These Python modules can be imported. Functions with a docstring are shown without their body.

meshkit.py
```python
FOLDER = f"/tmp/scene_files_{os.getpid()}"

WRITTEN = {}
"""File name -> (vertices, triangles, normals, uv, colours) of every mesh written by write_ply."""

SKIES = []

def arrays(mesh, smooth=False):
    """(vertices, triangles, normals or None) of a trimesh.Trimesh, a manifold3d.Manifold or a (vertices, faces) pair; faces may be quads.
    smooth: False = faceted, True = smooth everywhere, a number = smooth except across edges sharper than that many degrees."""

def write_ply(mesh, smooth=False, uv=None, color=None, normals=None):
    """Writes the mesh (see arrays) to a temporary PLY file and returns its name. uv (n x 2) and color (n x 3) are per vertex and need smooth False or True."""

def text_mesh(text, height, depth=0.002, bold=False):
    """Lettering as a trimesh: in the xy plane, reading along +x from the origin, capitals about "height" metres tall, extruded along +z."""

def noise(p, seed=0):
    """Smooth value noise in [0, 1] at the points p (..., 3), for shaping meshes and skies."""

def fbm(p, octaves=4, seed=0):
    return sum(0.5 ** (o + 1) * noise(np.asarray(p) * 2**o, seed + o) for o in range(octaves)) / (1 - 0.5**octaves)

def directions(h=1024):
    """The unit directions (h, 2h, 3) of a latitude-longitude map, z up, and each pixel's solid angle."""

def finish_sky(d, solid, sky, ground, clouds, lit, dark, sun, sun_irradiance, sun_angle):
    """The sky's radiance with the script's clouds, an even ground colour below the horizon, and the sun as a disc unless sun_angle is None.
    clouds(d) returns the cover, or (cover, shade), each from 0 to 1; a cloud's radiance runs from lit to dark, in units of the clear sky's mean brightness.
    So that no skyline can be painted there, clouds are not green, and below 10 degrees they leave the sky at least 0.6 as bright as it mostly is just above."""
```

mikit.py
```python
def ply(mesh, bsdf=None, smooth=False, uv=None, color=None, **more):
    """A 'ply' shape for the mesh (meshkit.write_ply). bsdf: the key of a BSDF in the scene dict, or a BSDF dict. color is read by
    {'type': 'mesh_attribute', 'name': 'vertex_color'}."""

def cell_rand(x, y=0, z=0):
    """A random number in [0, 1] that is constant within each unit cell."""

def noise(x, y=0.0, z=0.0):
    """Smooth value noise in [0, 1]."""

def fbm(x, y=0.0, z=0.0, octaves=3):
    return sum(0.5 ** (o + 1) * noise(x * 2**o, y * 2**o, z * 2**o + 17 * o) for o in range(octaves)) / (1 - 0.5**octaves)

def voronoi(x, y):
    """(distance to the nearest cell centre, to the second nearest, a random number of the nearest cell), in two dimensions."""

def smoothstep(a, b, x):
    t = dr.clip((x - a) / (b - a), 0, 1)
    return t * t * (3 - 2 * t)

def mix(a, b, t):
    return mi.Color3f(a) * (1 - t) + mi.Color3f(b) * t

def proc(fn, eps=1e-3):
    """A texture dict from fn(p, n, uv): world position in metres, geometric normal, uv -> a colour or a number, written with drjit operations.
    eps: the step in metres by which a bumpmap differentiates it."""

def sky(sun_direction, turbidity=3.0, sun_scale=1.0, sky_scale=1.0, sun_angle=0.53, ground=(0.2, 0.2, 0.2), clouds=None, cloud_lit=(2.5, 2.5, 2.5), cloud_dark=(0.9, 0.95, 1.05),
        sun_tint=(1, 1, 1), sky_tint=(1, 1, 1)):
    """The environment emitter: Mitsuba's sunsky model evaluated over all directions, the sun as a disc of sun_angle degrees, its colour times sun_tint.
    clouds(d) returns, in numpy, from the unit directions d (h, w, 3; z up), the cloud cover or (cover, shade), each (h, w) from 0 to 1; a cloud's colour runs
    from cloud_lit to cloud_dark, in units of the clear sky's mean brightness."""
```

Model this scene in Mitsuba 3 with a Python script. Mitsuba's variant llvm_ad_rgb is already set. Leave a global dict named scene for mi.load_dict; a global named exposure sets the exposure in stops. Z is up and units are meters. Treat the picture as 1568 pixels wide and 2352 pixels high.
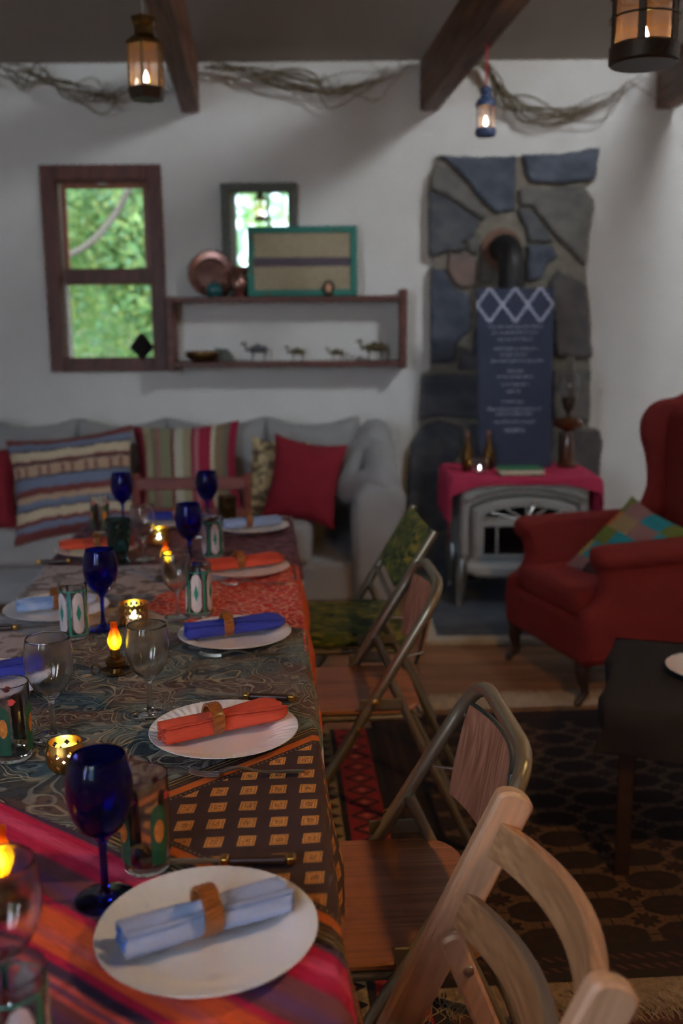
import math, random
import numpy as np, trimesh, manifold3d as m3, mapbox_earcut as earcut
import drjit as dr, mitsuba as mi, mikit, meshkit
from scipy.spatial import Delaunay
from shapely.geometry import Polygon, Point
from shapely import contains_xy

T4 = mi.ScalarTransform4f
scene, labels = {}, {}

# ---------------------------------------------------------------- camera, sky, exposure
TILT, ROLL = math.atan(426 / 2290), math.radians(0.45)
EYE = np.array([0, 0, 1.48])
FWD = np.array([0, math.cos(TILT), -math.sin(TILT)])
_r, _u = np.array([1.0, 0, 0]), np.cross([1.0, 0, 0], FWD)
scene['camera'] = {'type': 'thinlens', 'fov': math.degrees(2 * math.atan(784 / 2290)), 'fov_axis': 'x',
                   'aperture_radius': 0.0062, 'focus_distance': 1.78, 'near_clip': 0.05, 'far_clip': 200.0,
                   'to_world': T4().look_at(origin=EYE.tolist(), target=(EYE + FWD).tolist(), up=(_u * math.cos(ROLL) + _r * math.sin(ROLL)).tolist())}
SKY, FLAME, BULB = 110.0, 330.0, 2300.0
DAY, CLERE = 25.0, 100.0                               # daylight on the frosted panes of the windows behind and above the viewer
scene['sky'] = mikit.sky((0.3, -0.5, 0.8), turbidity=4, sun_scale=0.0, sky_scale=SKY, ground=(0.1, 0.13, 0.07),
                         clouds=lambda d: np.full(d.shape[:2], 1.0), cloud_lit=(.84, 1.0, 1.28))
exposure = -0.27

# ---------------------------------------------------------------- helpers: names
used = set()
def numbered(name):
    if name not in used:
        used.add(name); return name
    k = 1
    while f'{name}_{k:03d}' in used: k += 1
    used.add(f'{name}_{k:03d}'); return f'{name}_{k:03d}'
def thing(name, label, cat, group=None, kind=None):
    k = numbered(name); labels[k] = {'label': label, 'category': cat}
    if group: labels[k]['group'] = group
    if kind: labels[k]['kind'] = kind
    return k
def struct(name, label=None):
    k = numbered(name); labels[k] = {'kind': 'structure'}
    if label: labels[k]['label'] = label
    return k
def ply(mesh, mat, smooth=35, uv=None, **more):
    return mikit.ply(mesh, mat, smooth=smooth, uv=uv, **more)
def put(key, mesh, mat, smooth=35, uv=None, **more):
    scene[key] = ply(mesh, mat, smooth, uv, **more); return key
def part(parent, name, mesh, mat, smooth=35, uv=None, label=None, kind=None, **more):
    k = numbered(parent + '__' + name); put(k, mesh, mat, smooth, uv, **more)
    if label or kind:
        labels[k] = {}
        if label: labels[k]['label'] = label
        if kind: labels[k]['kind'] = kind
    return k
def place(kit, key, M, labs={}):
    """kit: list of (sub-key, ply dict); each becomes one entry under key, moved by the matrix M."""
    names = {}
    for sub, d in kit:
        full = key + '__' + sub; used.add(full)
        scene[full] = {**d, 'to_world': T4(np.asarray(M).tolist())}
        if sub in labs: labels[full] = {'label': labs[sub]}
def one(name, label, cat, mesh, mat, group=None, smooth=35, uv=None, **more):
    k = thing(name, label, cat, group); put(k, mesh, mat, smooth, uv, **more); return k

# ---------------------------------------------------------------- helpers: frames and meshes
def frame(o, x=(1, 0, 0), y=(0, 1, 0), z=(0, 0, 1)):
    M = np.eye(4); M[:3, 0], M[:3, 1], M[:3, 2], M[:3, 3] = x, y, z, o; return M
def at(x, y, z=0.0, rot=0.0, s=1.0):
    c, sn = math.cos(rot) * s, math.sin(rot) * s
    return frame((x, y, z), (c, sn, 0), (-sn, c, 0), (0, 0, s))
def unit(v): v = np.asarray(v, float); return v / np.linalg.norm(v)
def xf(mesh, M): m = mesh.copy(); m.apply_transform(M); return m
def cat(*ms): return trimesh.util.concatenate([m for m in ms])
def TM(v, f): return trimesh.Trimesh(np.asarray(v, float), np.asarray(f, int), process=False)
def lathe(prof, n=32):
    v, f, rows = [], [], []
    ang = np.arange(n) * 2 * math.pi / n
    for r, z in prof:
        if r < 1e-7: rows.append([len(v)]); v.append((0, 0, z))
        else:
            rows.append(list(range(len(v), len(v) + n))); v += [(r * math.cos(a), r * math.sin(a), z) for a in ang]
    for a, b in zip(rows[:-1], rows[1:]):
        for i in range(n):
            j = (i + 1) % n
            if len(a) > 1 and len(b) > 1: f += [(a[i], a[j], b[j]), (a[i], b[j], b[i])]
            elif len(a) > 1: f.append((a[i], a[j], b[0]))
            elif len(b) > 1: f.append((a[0], b[j], b[i]))
    return TM(v, f)
def spline(pts, n=8):
    """Catmull-Rom through the points."""
    p = np.asarray(pts, float); q = np.vstack([2 * p[0] - p[1], p, 2 * p[-1] - p[-2]]); out = []
    for i in range(1, len(q) - 2):
        t = np.linspace(0, 1, n, endpoint=False)[:, None]
        out.append(0.5 * (2 * q[i] + (q[i + 1] - q[i - 1]) * t + (2 * q[i - 1] - 5 * q[i] + 4 * q[i + 1] - q[i + 2]) * t**2 + (3 * q[i] - q[i - 1] - 3 * q[i + 1] + q[i + 2]) * t**3))
    return np.vstack(out + [p[-1:]])
def tube(path, r, n=8, closed=False, section=None, up=None):
    p = np.asarray(path, float); N = len(p); r = np.broadcast_to(r, (N,))
    t = np.roll(p, -1, 0) - np.roll(p, 1, 0) if closed else np.gradient(p, axis=0)
    t = t / (np.linalg.norm(t, axis=1, keepdims=True) + 1e-12)
    a = np.zeros_like(p)
    a0 = np.cross(t[0], up if up is not None else ([0, 0, 1.0] if abs(t[0][2]) < 0.9 else [1.0, 0, 0])); a[0] = unit(a0)
    for i in range(1, N):
        w = a[i - 1] - t[i] * (a[i - 1] @ t[i]); a[i] = unit(w)
    b = np.cross(t, a)
    if section is None:
        ang = np.arange(n) * 2 * math.pi / n; section = np.stack([np.cos(ang), np.sin(ang)], 1)
    sec = np.asarray(section, float); n = len(sec)
    v = (p[:, None] + r[:, None, None] * (sec[None, :, :1] * a[:, None] + sec[None, :, 1:] * b[:, None])).reshape(-1, 3)
    f = []
    for i in range(N if closed else N - 1):
        k = (i + 1) % N
        for j in range(n):
            l = (j + 1) % n
            f += [(i * n + j, k * n + j, k * n + l), (i * n + j, k * n + l, i * n + l)]
    if not closed:
        v = np.vstack([v, p[:1], p[-1:]]); c0, c1 = len(v) - 2, len(v) - 1
        for j in range(n):
            l = (j + 1) % n; f += [(c0, j, l), (c1, (N - 1) * n + l, (N - 1) * n + j)]
    m = TM(v, f)
    if m.volume < 0: m.invert()
    return m
def box(x0, x1, y0, y1, z0, z1, b=0.0):
    c = np.array([(x0 + x1) / 2, (y0 + y1) / 2, (z0 + z1) / 2]); h = np.array([x1 - x0, y1 - y0, z1 - z0]) / 2
    if b <= 0: return trimesh.creation.box(extents=2 * h, transform=frame(c))
    b = min(b, *(h * 0.9)); pts = []
    for s in np.ndindex(2, 2, 2):
        sg = np.array(s) * 2 - 1
        for k in range(3):
            q = h - b; q[k] = h[k]; pts.append(c + sg * q)
    return trimesh.convex.convex_hull(np.array(pts))
def rbox(x0, x1, y0, y1, z0, z1, r, n=6):
    pts = []
    sp = trimesh.creation.icosphere(2, r).vertices
    for s in np.ndindex(2, 2, 2):
        c = [(x0 + r, x1 - r)[s[0]], (y0 + r, y1 - r)[s[1]], (z0 + r, z1 - r)[s[2]]]; pts.append(sp + c)
    return trimesh.convex.convex_hull(np.vstack(pts))
def prism(pts, d, bev=0.0, both=False):
    """Polygon in xy pulled up to z = d, its top edge bevelled."""
    P = np.asarray(pts, float)
    if (np.roll(P[:, 0], -1) * P[:, 1] - P[:, 0] * np.roll(P[:, 1], -1)).sum() > 0: P = P[::-1]
    def inset(b):
        e = np.roll(P, -1, 0) - P; e /= np.linalg.norm(e, axis=1, keepdims=True) + 1e-12
        nrm = np.stack([-e[:, 1], e[:, 0]], 1); m = nrm + np.roll(nrm, 1, 0)
        k = 2 * b / np.maximum((m * m).sum(1), 0.7); return P + m * k[:, None]
    loops = [(P if not both else inset(bev), 0.0)]
    if both and bev: loops.append((P, bev))
    if bev: loops += [(P, d - bev), (inset(bev), d)]
    else: loops.append((P, d))
    N = len(P); v = np.vstack([np.column_stack([l, np.full(N, z)]) for l, z in loops]); f = []
    for k in range(len(loops) - 1):
        for i in range(N):
            j = (i + 1) % N; a = k * N; f += [(a + i, a + N + j, a + j), (a + i, a + N + i, a + N + j)]
    for k, flip in ((0, False), (len(loops) - 1, True)):
        t = earcut.triangulate_float64(loops[k][0], np.array([N], np.uint32)).reshape(-1, 3).astype(int) + k * N
        f += [tuple(x[::-1] if flip else x) for x in t]
    m = TM(v, f)
    if m.volume < 0: m.invert()
    return m
XZ = lambda y: frame((0, y, 0), (1, 0, 0), (0, 0, 1), (0, -1, 0))       # polygon (x, z) standing, pulled towards the camera from y
YZ = lambda x: frame((x, 0, 0), (0, 1, 0), (0, 0, 1), (1, 0, 0))        # polygon (y, z) standing, pulled towards +x
def solid(bones, edge=None, iters=6):
    """Bones [(p, r, q, s)]: the union of the hulls of two spheres each, smoothed."""
    out = m3.Manifold()
    for p, r, q, s in bones:
        a = m3.Manifold.sphere(r, 14).translate(list(map(float, p))); b = m3.Manifold.sphere(s, 14).translate(list(map(float, q)))
        out = out + m3.Manifold.batch_hull([a, b])
    if edge: out = out.refine_to_length(edge)
    m = out.to_mesh(); t = trimesh.Trimesh(m.vert_properties[:, :3], m.tri_verts)
    if edge: trimesh.smoothing.filter_taubin(t, iterations=iters)
    return t
def cushion(w, h, t, ears=0.0, sag=0.0, n=22, seed=0, lump=0.0, flat=2.4, rnd=0.0):
    """A pillow in xy, thick along z; ears: how far the corners reach out; sag: how far the top edge sinks between them."""
    g = np.linspace(-1, 1, n); X, Y = np.meshgrid(g, g)
    cx = X * w / 2 * (1 + ears * Y**2 * np.abs(X)); cy = Y * h / 2 * (1 + ears * X**2 * np.abs(Y))
    cx = cx * (1 - 0.05 * (1 - Y**2)) * (1 - rnd * Y**8); cy = cy * (1 - 0.05 * (1 - X**2)) * (1 - rnd * X**8)
    cy = cy - sag * (1 - np.abs(X)**2.2) * np.clip(Y, 0, 1)**2
    th = t / 2 * ((1 - np.abs(X)**flat) * (1 - np.abs(Y)**flat))**0.5
    nz = meshkit.fbm(np.stack([X * 2 + seed * 9, Y * 2, X * 0], -1), 3, seed) - 0.5
    f, v, uv = [], [], []
    for side in (1, -1):
        base = len(v)
        z = side * (th + lump * nz * th / (t / 2 + 1e-9))
        v += list(np.stack([cx, cy, z], -1).reshape(-1, 3)); uv += list(np.stack([(X + 1) / 2, (Y + 1) / 2], -1).reshape(-1, 2))
        for i in range(n - 1):
            for j in range(n - 1):
                a, b, c, d = base + i * n + j, base + i * n + j + 1, base + (i + 1) * n + j + 1, base + (i + 1) * n + j
                f += [(a, b, c), (a, c, d)] if side > 0 else [(a, c, b), (a, d, c)]
    return TM(v, f), np.array(uv)
def sheet(fn, U, V):
    """A grid of points fn(u, v) -> xyz, with uv."""
    u, v = np.meshgrid(U, V); P = np.array([fn(a, b) for a, b in zip(u.ravel(), v.ravel())]); nu = len(U)
    f = []
    for i in range(len(V) - 1):
        for j in range(nu - 1):
            a = i * nu + j; f += [(a, a + 1, a + nu + 1), (a, a + nu + 1, a + nu)]
    return TM(P, f), np.stack([u.ravel(), v.ravel()], 1)
def area(poly, step):
    """Triangles (points, faces) that fill a polygon in the plane with an even grid."""
    P = Polygon(poly); B = np.array(P.segmentize(step).exterior.coords)[:-1]; x0, y0, x1, y1 = P.bounds
    g = np.stack(np.meshgrid(np.arange(x0, x1, step), np.arange(y0, y1, step)), -1).reshape(-1, 2)
    I = P.buffer(-step * 0.4); g = g[contains_xy(I, g[:, 0], g[:, 1])] if not I.is_empty else g[:0]
    pts = np.vstack([B, g]); t = Delaunay(pts).simplices; c = pts[t].mean(1); t = t[contains_xy(P, c[:, 0], c[:, 1])]
    s = np.cross(pts[t[:, 1]] - pts[t[:, 0]], pts[t[:, 2]] - pts[t[:, 0]])
    t = t[np.abs(s) > 1e-9]; s = np.cross(pts[t[:, 1]] - pts[t[:, 0]], pts[t[:, 2]] - pts[t[:, 0]])
    t[s < 0] = t[s < 0][:, ::-1]; return pts, t

# ---------------------------------------------------------------- materials
noise, fbm, voronoi, smoothstep, mix = mikit.noise, mikit.fbm, mikit.voronoi, mikit.smoothstep, mikit.mix
def C(r, g, b):
    f = lambda c: (c / 255 / 12.92) if c / 255 <= 0.04045 else ((c / 255 + 0.055) / 1.055)**2.4
    return [f(r), f(g), f(b)]
rgb = lambda c: {'type': 'rgb', 'value': list(map(float, c))}
def mat(name, base, rough=0.6, metal=0.0, two=True, bump=None, **more):
    b = {'type': 'principled', 'base_color': mikit.proc(base) if callable(base) else rgb(base), 'roughness': rough, 'metallic': metal, **more}
    if bump: b = {'type': 'bumpmap', 'arbitrary': mikit.proc(bump[0], eps=bump[2] if len(bump) > 2 else 1e-3), 'scale': bump[1], 'bsdf': b}
    scene[name] = {'type': 'twosided', 'bsdf': b} if two else b
    return name
def wood(c1, c2, d=(1, 0, 0), s=1.0):
    d = unit(d); a = unit(np.cross(d, [0.31, 0.2, 0.93])); b = np.cross(d, a)
    D, A_, B_ = (mi.Vector3f(*map(float, v)) for v in (d, a, b))
    def fn(p, n, uv):
        l, x, y = dr.dot(p, D), dr.dot(p, A_), dr.dot(p, B_)
        g = fbm(x * 30 * s + 7, y * 30 * s, l * 2.5 * s, 3) * 0.6 + noise(x * 160 * s, y * 160 * s, l * 6 * s) * 0.5
        return mix(c1, c2, smoothstep(0.25, 0.85, g))
    return fn
def cloth(c1, c2, s=350.0):
    return lambda p, n, uv: mix(c1, c2, 0.65 * noise(p.x * s, p.y * s, p.z * s) + 0.5 * fbm(p.x * 14, p.y * 14, p.z * 14, 2) - 0.1)
weave = lambda p, n, uv: noise(p.x * 700, p.y * 700, p.z * 700)

def bands(x, stops):
    """Piecewise colour along x; stops [(start, colour)], each fading in over w."""
    c = mi.Color3f(stops[0][1])
    for s, col, w in stops[1:]: c = mix(c, col, smoothstep(s - w, s + w, x))
    return c
# wood
mat('wood_floor', wood(C(112, 78, 52), C(152, 110, 74), (1, 0, 0), 0.7), 0.45)
mat('wood_floor_dark', wood(C(104, 74, 52), C(148, 108, 76), (1, 0, 0), 0.7), 0.45)
mat('wood_beam', wood(C(60, 34, 20), C(98, 58, 34), (-0.085, 1, 0), 0.6), 0.6)
mat('wood_trim', wood(C(68, 30, 18), C(102, 52, 34), (0.1, 0.05, 1), 1.0), 0.5)
mat('wood_sash', wood(C(120, 66, 40), C(158, 92, 56), (0, 0, 1), 1.0), 0.5)
mat('wood_shelf', wood(C(72, 36, 26), C(106, 56, 42), (1, 0.05, 0), 1.0), 0.5)
mat('wood_beech', wood(C(170, 126, 92), C(204, 160, 124), (0.34, 0.03, 0.94), 1.0), 0.45)
mat('wood_laminate', wood(C(104, 66, 42), C(146, 96, 62), (1, 0.07, 0), 1.1), 0.4)
mat('wood_laminate_back', wood(C(118, 78, 60), C(164, 116, 92), (0.3, 0.1, 0.94), 1.1), 0.45)
mat('wood_red', wood(C(92, 42, 36), C(130, 66, 54), (1, 0, 0.1), 1.0), 0.5)
mat('wood_ring', wood(C(92, 50, 24), C(146, 88, 42), (0.8, 0.4, 0.2), 3.0), 0.28)
mat('wood_dark', C(40, 26, 20), 0.4)
# metal
mat('steel', C(190, 185, 175), 0.28, 1.0)
mat('tube_metal', C(128, 122, 104), 0.33, 0.75)
mat('brass', C(196, 150, 78), 0.3, 1.0)
mat('brass_dark', lambda p, n, uv: mix(C(120, 88, 44), C(58, 42, 26), fbm(p.x * 90, p.y * 90, p.z * 90)), 0.35, 0.9)
mat('copper', lambda p, n, uv: mix(C(196, 150, 136), C(128, 92, 86), fbm(p.x * 22, p.y * 22, p.z * 22)), 0.28, 0.95)
mat('iron_black', C(22, 21, 22), 0.5, 0.2)
mat('lantern_blue', C(58, 74, 108), 0.5, 0.2)
mat('lantern_dark', C(60, 46, 34), 0.45, 0.6)
# setting
mat('plaster', lambda p, n, uv: mix(C(222, 220, 214), C(232, 230, 226), fbm(p.x * 3, p.y * 3, p.z * 3)), 0.9)
mat('ceiling_paint', C(128, 117, 108), 0.9)
mat('shell_wood', C(150, 112, 80), 0.8)
STN = []
for i, (a, b) in enumerate([((58, 64, 76), (84, 90, 102)), ((84, 83, 81), (110, 106, 100)), ((64, 68, 76), (92, 92, 94)), ((128, 104, 96), (104, 96, 90)), ((70, 68, 70), (94, 88, 86))]):
    STN.append(mat(f'stone_{i}', (lambda A, B: lambda p, n, uv: mix(A, B, smoothstep(0.25, 0.75, fbm(p.x * 9 + p.z * 3, p.y * 9, p.z * 9, 4))))(C(*a), C(*b)), 0.85,
                   bump=(lambda p, n, uv: fbm(p.x * 26, p.y * 26, p.z * 26), 0.012, 4e-3)))
mat('mortar', lambda p, n, uv: mix(C(106, 101, 92), C(134, 126, 112), fbm(p.x * 30, p.y * 30, p.z * 30)), 0.95)
mat('slate_hearth', lambda p, n, uv: mix(C(66, 74, 86), C(92, 100, 110), fbm(p.x * 9, p.y * 9, p.z)), 0.6)
mat('pale_stone', C(176, 172, 160), 0.8)
# fabrics
mat('sofa_fabric', cloth(C(136, 136, 136), C(164, 163, 161)), 0.95)
mat('velvet', cloth(C(82, 13, 11), C(110, 22, 16), 200), 0.9, sheen=0.5, sheen_tint=0.9)
mat('red_fabric', cloth(C(112, 18, 32), C(138, 28, 44)), 0.95)
mat('wine_fabric', cloth(C(104, 20, 30), C(132, 30, 40)), 0.95)
mat('pink_cloth', cloth(C(160, 34, 66), C(188, 56, 88)), 0.9)
mat('linen_white', cloth(C(206, 204, 208), C(224, 222, 226)), 0.95)
mat('black_cloth', cloth(C(7, 7, 9), C(12, 11, 14)), 0.95)
mat('napkin_orange', cloth(C(184, 64, 42), C(204, 82, 56), 900), 0.95)
mat('napkin_blue', cloth(C(30, 42, 130), C(42, 56, 152), 900), 0.95)
mat('napkin_light', cloth(C(136, 164, 210), C(160, 186, 224), 900), 0.95)
mat('napkin_pale', cloth(C(138, 154, 186), C(160, 174, 200), 900), 0.95)
mat('napkin_deep', cloth(C(70, 112, 190), C(100, 140, 210), 900), 0.95)
mat('yellow_fabric', cloth(C(96, 88, 36), C(122, 112, 52)), 0.95)
mat('ribbon_red', C(180, 22, 48), 0.8)
mat('fringe', cloth(C(112, 96, 72), C(150, 132, 104), 90), 0.95)
mat('fringe_pale', cloth(C(158, 148, 132), C(190, 180, 164), 90), 0.95)
mat('twig', lambda p, n, uv: mix(C(82, 74, 56), C(120, 108, 84), noise(p.x * 40, p.y * 40, p.z * 40)), 0.9)
# ceramics, glass, wax
mat('china', C(232, 228, 226), 0.16, specular=0.6)
mat('wax', C(235, 226, 208), 0.5)
mat('paper', C(214, 206, 180), 0.8)
mat('book_green', C(60, 122, 84), 0.6)
mat('teal_glaze', C(20, 84, 88), 0.2, specular=0.7)
mat('enamel', lambda p, n, uv: mix(C(150, 156, 156), C(172, 178, 178), noise(p.x * 9, p.y * 9, p.z * 9)), 0.22, specular=0.7)
mat('enamel_trim', C(120, 124, 122), 0.2, 0.6)
mat('black_glass', C(8, 8, 10), 0.08, specular=0.6)
mat('soot', C(14, 13, 13), 0.9)
mat('board_paint', lambda p, n, uv: mix(C(36, 44, 64), C(46, 54, 76), fbm(p.x * 5, p.y * 5, p.z * 5)), 0.8)
mat('chalk', C(176, 182, 204), 0.95)
mat('print_green', C(20, 110, 92), 0.4)
mat('print_white', C(186, 178, 178), 0.5)
mat('print_dark_green', C(14, 62, 44), 0.4)
mat('print_amber', lambda p, n, uv: mix(C(196, 122, 44), C(120, 62, 30), fbm(p.x * 120, p.y * 120, p.z * 120)), 0.4)
mat('print_red', C(168, 60, 58), 0.5)
mat('teal_paint', lambda p, n, uv: mix(C(34, 118, 104), C(96, 96, 76), smoothstep(0.62, 0.75, fbm(p.x * 12, p.y * 12, p.z * 12))), 0.6)
mat('grey_paint', C(84, 88, 80), 0.6)
mat('mirror_face', C(225, 232, 232), 0.03, 1.0)
mat('amber_base', C(70, 34, 14), 0.12, specular=0.8)
mat('bronze', C(86, 78, 50), 0.4, 0.7)
mat('bronze_grey', C(78, 78, 84), 0.5, 0.4)
scene['glass'] = {'type': 'roughdielectric', 'distribution': 'ggx', 'alpha': .006, 'int_ior': 1.5}
scene['cobalt_glass'] = {'type': 'roughdielectric', 'distribution': 'ggx', 'alpha': .008, 'int_ior': 1.5, 'specular_transmittance': rgb([0.12, 0.17, 0.72])}
scene['sea_glass'] = {'type': 'roughdielectric', 'distribution': 'ggx', 'alpha': .01, 'int_ior': 1.5, 'specular_transmittance': rgb([0.36, 0.58, 0.58])}
scene['olive_glass'] = {'type': 'roughdielectric', 'distribution': 'ggx', 'alpha': .01, 'int_ior': 1.5, 'specular_transmittance': rgb([0.62, 0.56, 0.42])}
scene['pane_glass'] = {'type': 'thindielectric', 'int_ior': 1.5}
scene['amber_glass'] = {'type': 'principledthin', 'base_color': rgb(C(255, 128, 24)), 'roughness': 0.35, 'spec_trans': 0.5, 'diff_trans': 1.3, 'eta': 1.4}
scene['lantern_glass'] = {'type': 'blendbsdf', 'weight': .05, 'a': {'type': 'thindielectric', 'int_ior': 1.5}, 'b': {'type': 'principledthin', 'base_color': rgb(C(240, 196, 150)), 'roughness': .5, 'diff_trans': 1.2, 'spec_trans': 0.0}}
scene['leaf'] = {'type': 'principledthin', 'base_color': {'type': 'mesh_attribute', 'name': 'vertex_color'}, 'roughness': 0.6, 'diff_trans': 0.9, 'spec_trans': 0.0}
mat('bark', C(96, 86, 74), 0.9)
mat('forest_floor', lambda p, n, uv: mix(C(60, 74, 40), C(96, 104, 66), fbm(p.x, p.y, p.z)), 0.95)

def flame(key, loc, s=1.0, col=(1.0, 0.52, 0.16), power=1.0):
    m = lathe([(0, 0), (0.0035, 0.002), (0.0055, 0.007), (0.0045, 0.014), (0.002, 0.021), (0, 0.026)], 10)
    m.apply_scale(s); m.apply_translation(loc)
    k = numbered(key + '__flame')
    scene[k] = {**mikit.ply(m, None, smooth=True), 'bsdf': {'type': 'diffuse', 'reflectance': rgb([0.1] * 3)}, 'emitter': {'type': 'area', 'radiance': rgb(np.array(col) * FLAME * power)}}

# ---------------------------------------------------------------- the setting
YW, ZC, XL, XR, YB = 6.15, 2.99, -3.7, 3.3, -1.3
WX0, WX1, WZ0, WZ1 = -1.69, -1.11, 1.26, 2.35            # opening of the small window
far = struct('wall_far')
put(far, cat(box(XL - .2, WX0, YW, YW + .2, 0, 3.0), box(WX1, XR + .2, YW, YW + .2, 0, 3.0), box(WX0, WX1, YW, YW + .2, 0, WZ0), box(WX0, WX1, YW, YW + .2, WZ1, 3.0)), 'plaster', False)
put(struct('wall_left'), box(XL - .2, XL, YB - .2, YW, 0, 4.4), 'plaster', False)
put(struct('wall_right'), box(XR, XR + .2, YB - .2, YW, 0, 4.4), 'plaster', False)
def rectframe(x0, x1, z0, z1, w, y, d, b=.004, wt=None):
    wt = wt or w
    return cat(box(x0, x0 + w, y - d, y, z0, z1, b), box(x1 - w, x1, y - d, y, z0, z1, b), box(x0 + w, x1 - w, y - d, y, z0, z0 + wt, b), box(x0 + w, x1 - w, y - d, y, z1 - wt, z1, b))
def frosted(w, x0, x1, z0, z1, y, L, tint=(.84, .98, 1.22)):
    k = numbered(w + '__frosted_pane'); labels[k] = {'label': 'frosted pane bright with daylight'}
    scene[k] = {**ply(TM([(x0, y, z0), (x0, y, z1), (x1, y, z1), (x1, y, z0)], [(0, 1, 2), (0, 2, 3)]), None, False), 'bsdf': {'type': 'diffuse', 'reflectance': rgb([.6] * 3)}, 'emitter': {'type': 'area', 'radiance': rgb(np.array(tint) * L)}}
def holes(x0, x1, z0, z1, hs, y):
    """A wall from boxes around rectangular openings."""
    xs = sorted({x0, x1, *(h[0] for h in hs), *(h[1] for h in hs)}); ms = []
    for a, b in zip(xs[:-1], xs[1:]):
        z = z0
        for h in sorted([h for h in hs if h[0] <= a and h[1] >= b], key=lambda h: h[2]):
            if h[2] > z: ms.append(box(a, b, y - .2, y, z, h[2]))
            z = h[3]
        if z1 > z: ms.append(box(a, b, y - .2, y, z, z1))
    return cat(*ms)
BACK = [(-2.45, -1.87, 0.9, 2.95), (-1.4, -0.45, 0.9, 2.95)]
put(struct('wall_back'), holes(XL, XR, 0, 3.09, BACK, YB), 'plaster', False)
for i, (a, b, c, d) in enumerate(BACK):
    w = struct(f'window_{i + 2}')
    m = (a + b) / 2
    if i == 0: frosted(w, a + .06, b - .06, c + .06, d - .06, YB - .125, DAY)
    put(w, cat(box(a, a + .06, YB - .14, YB - .06, c, d), box(b - .06, b, YB - .14, YB - .06, c, d), box(a, b, YB - .14, YB - .06, c, c + .06), box(a, b, YB - .14, YB - .06, d - .06, d), box(m - .025, m + .025, YB - .12, YB - .08, c, d)), 'wood_trim', False)
put(struct('floor'), box(XL - .2, XR + .2, YB - .2, YW + .2, -.2, -.014), 'wood_floor_dark', False)
rng = random.Random(5)
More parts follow.
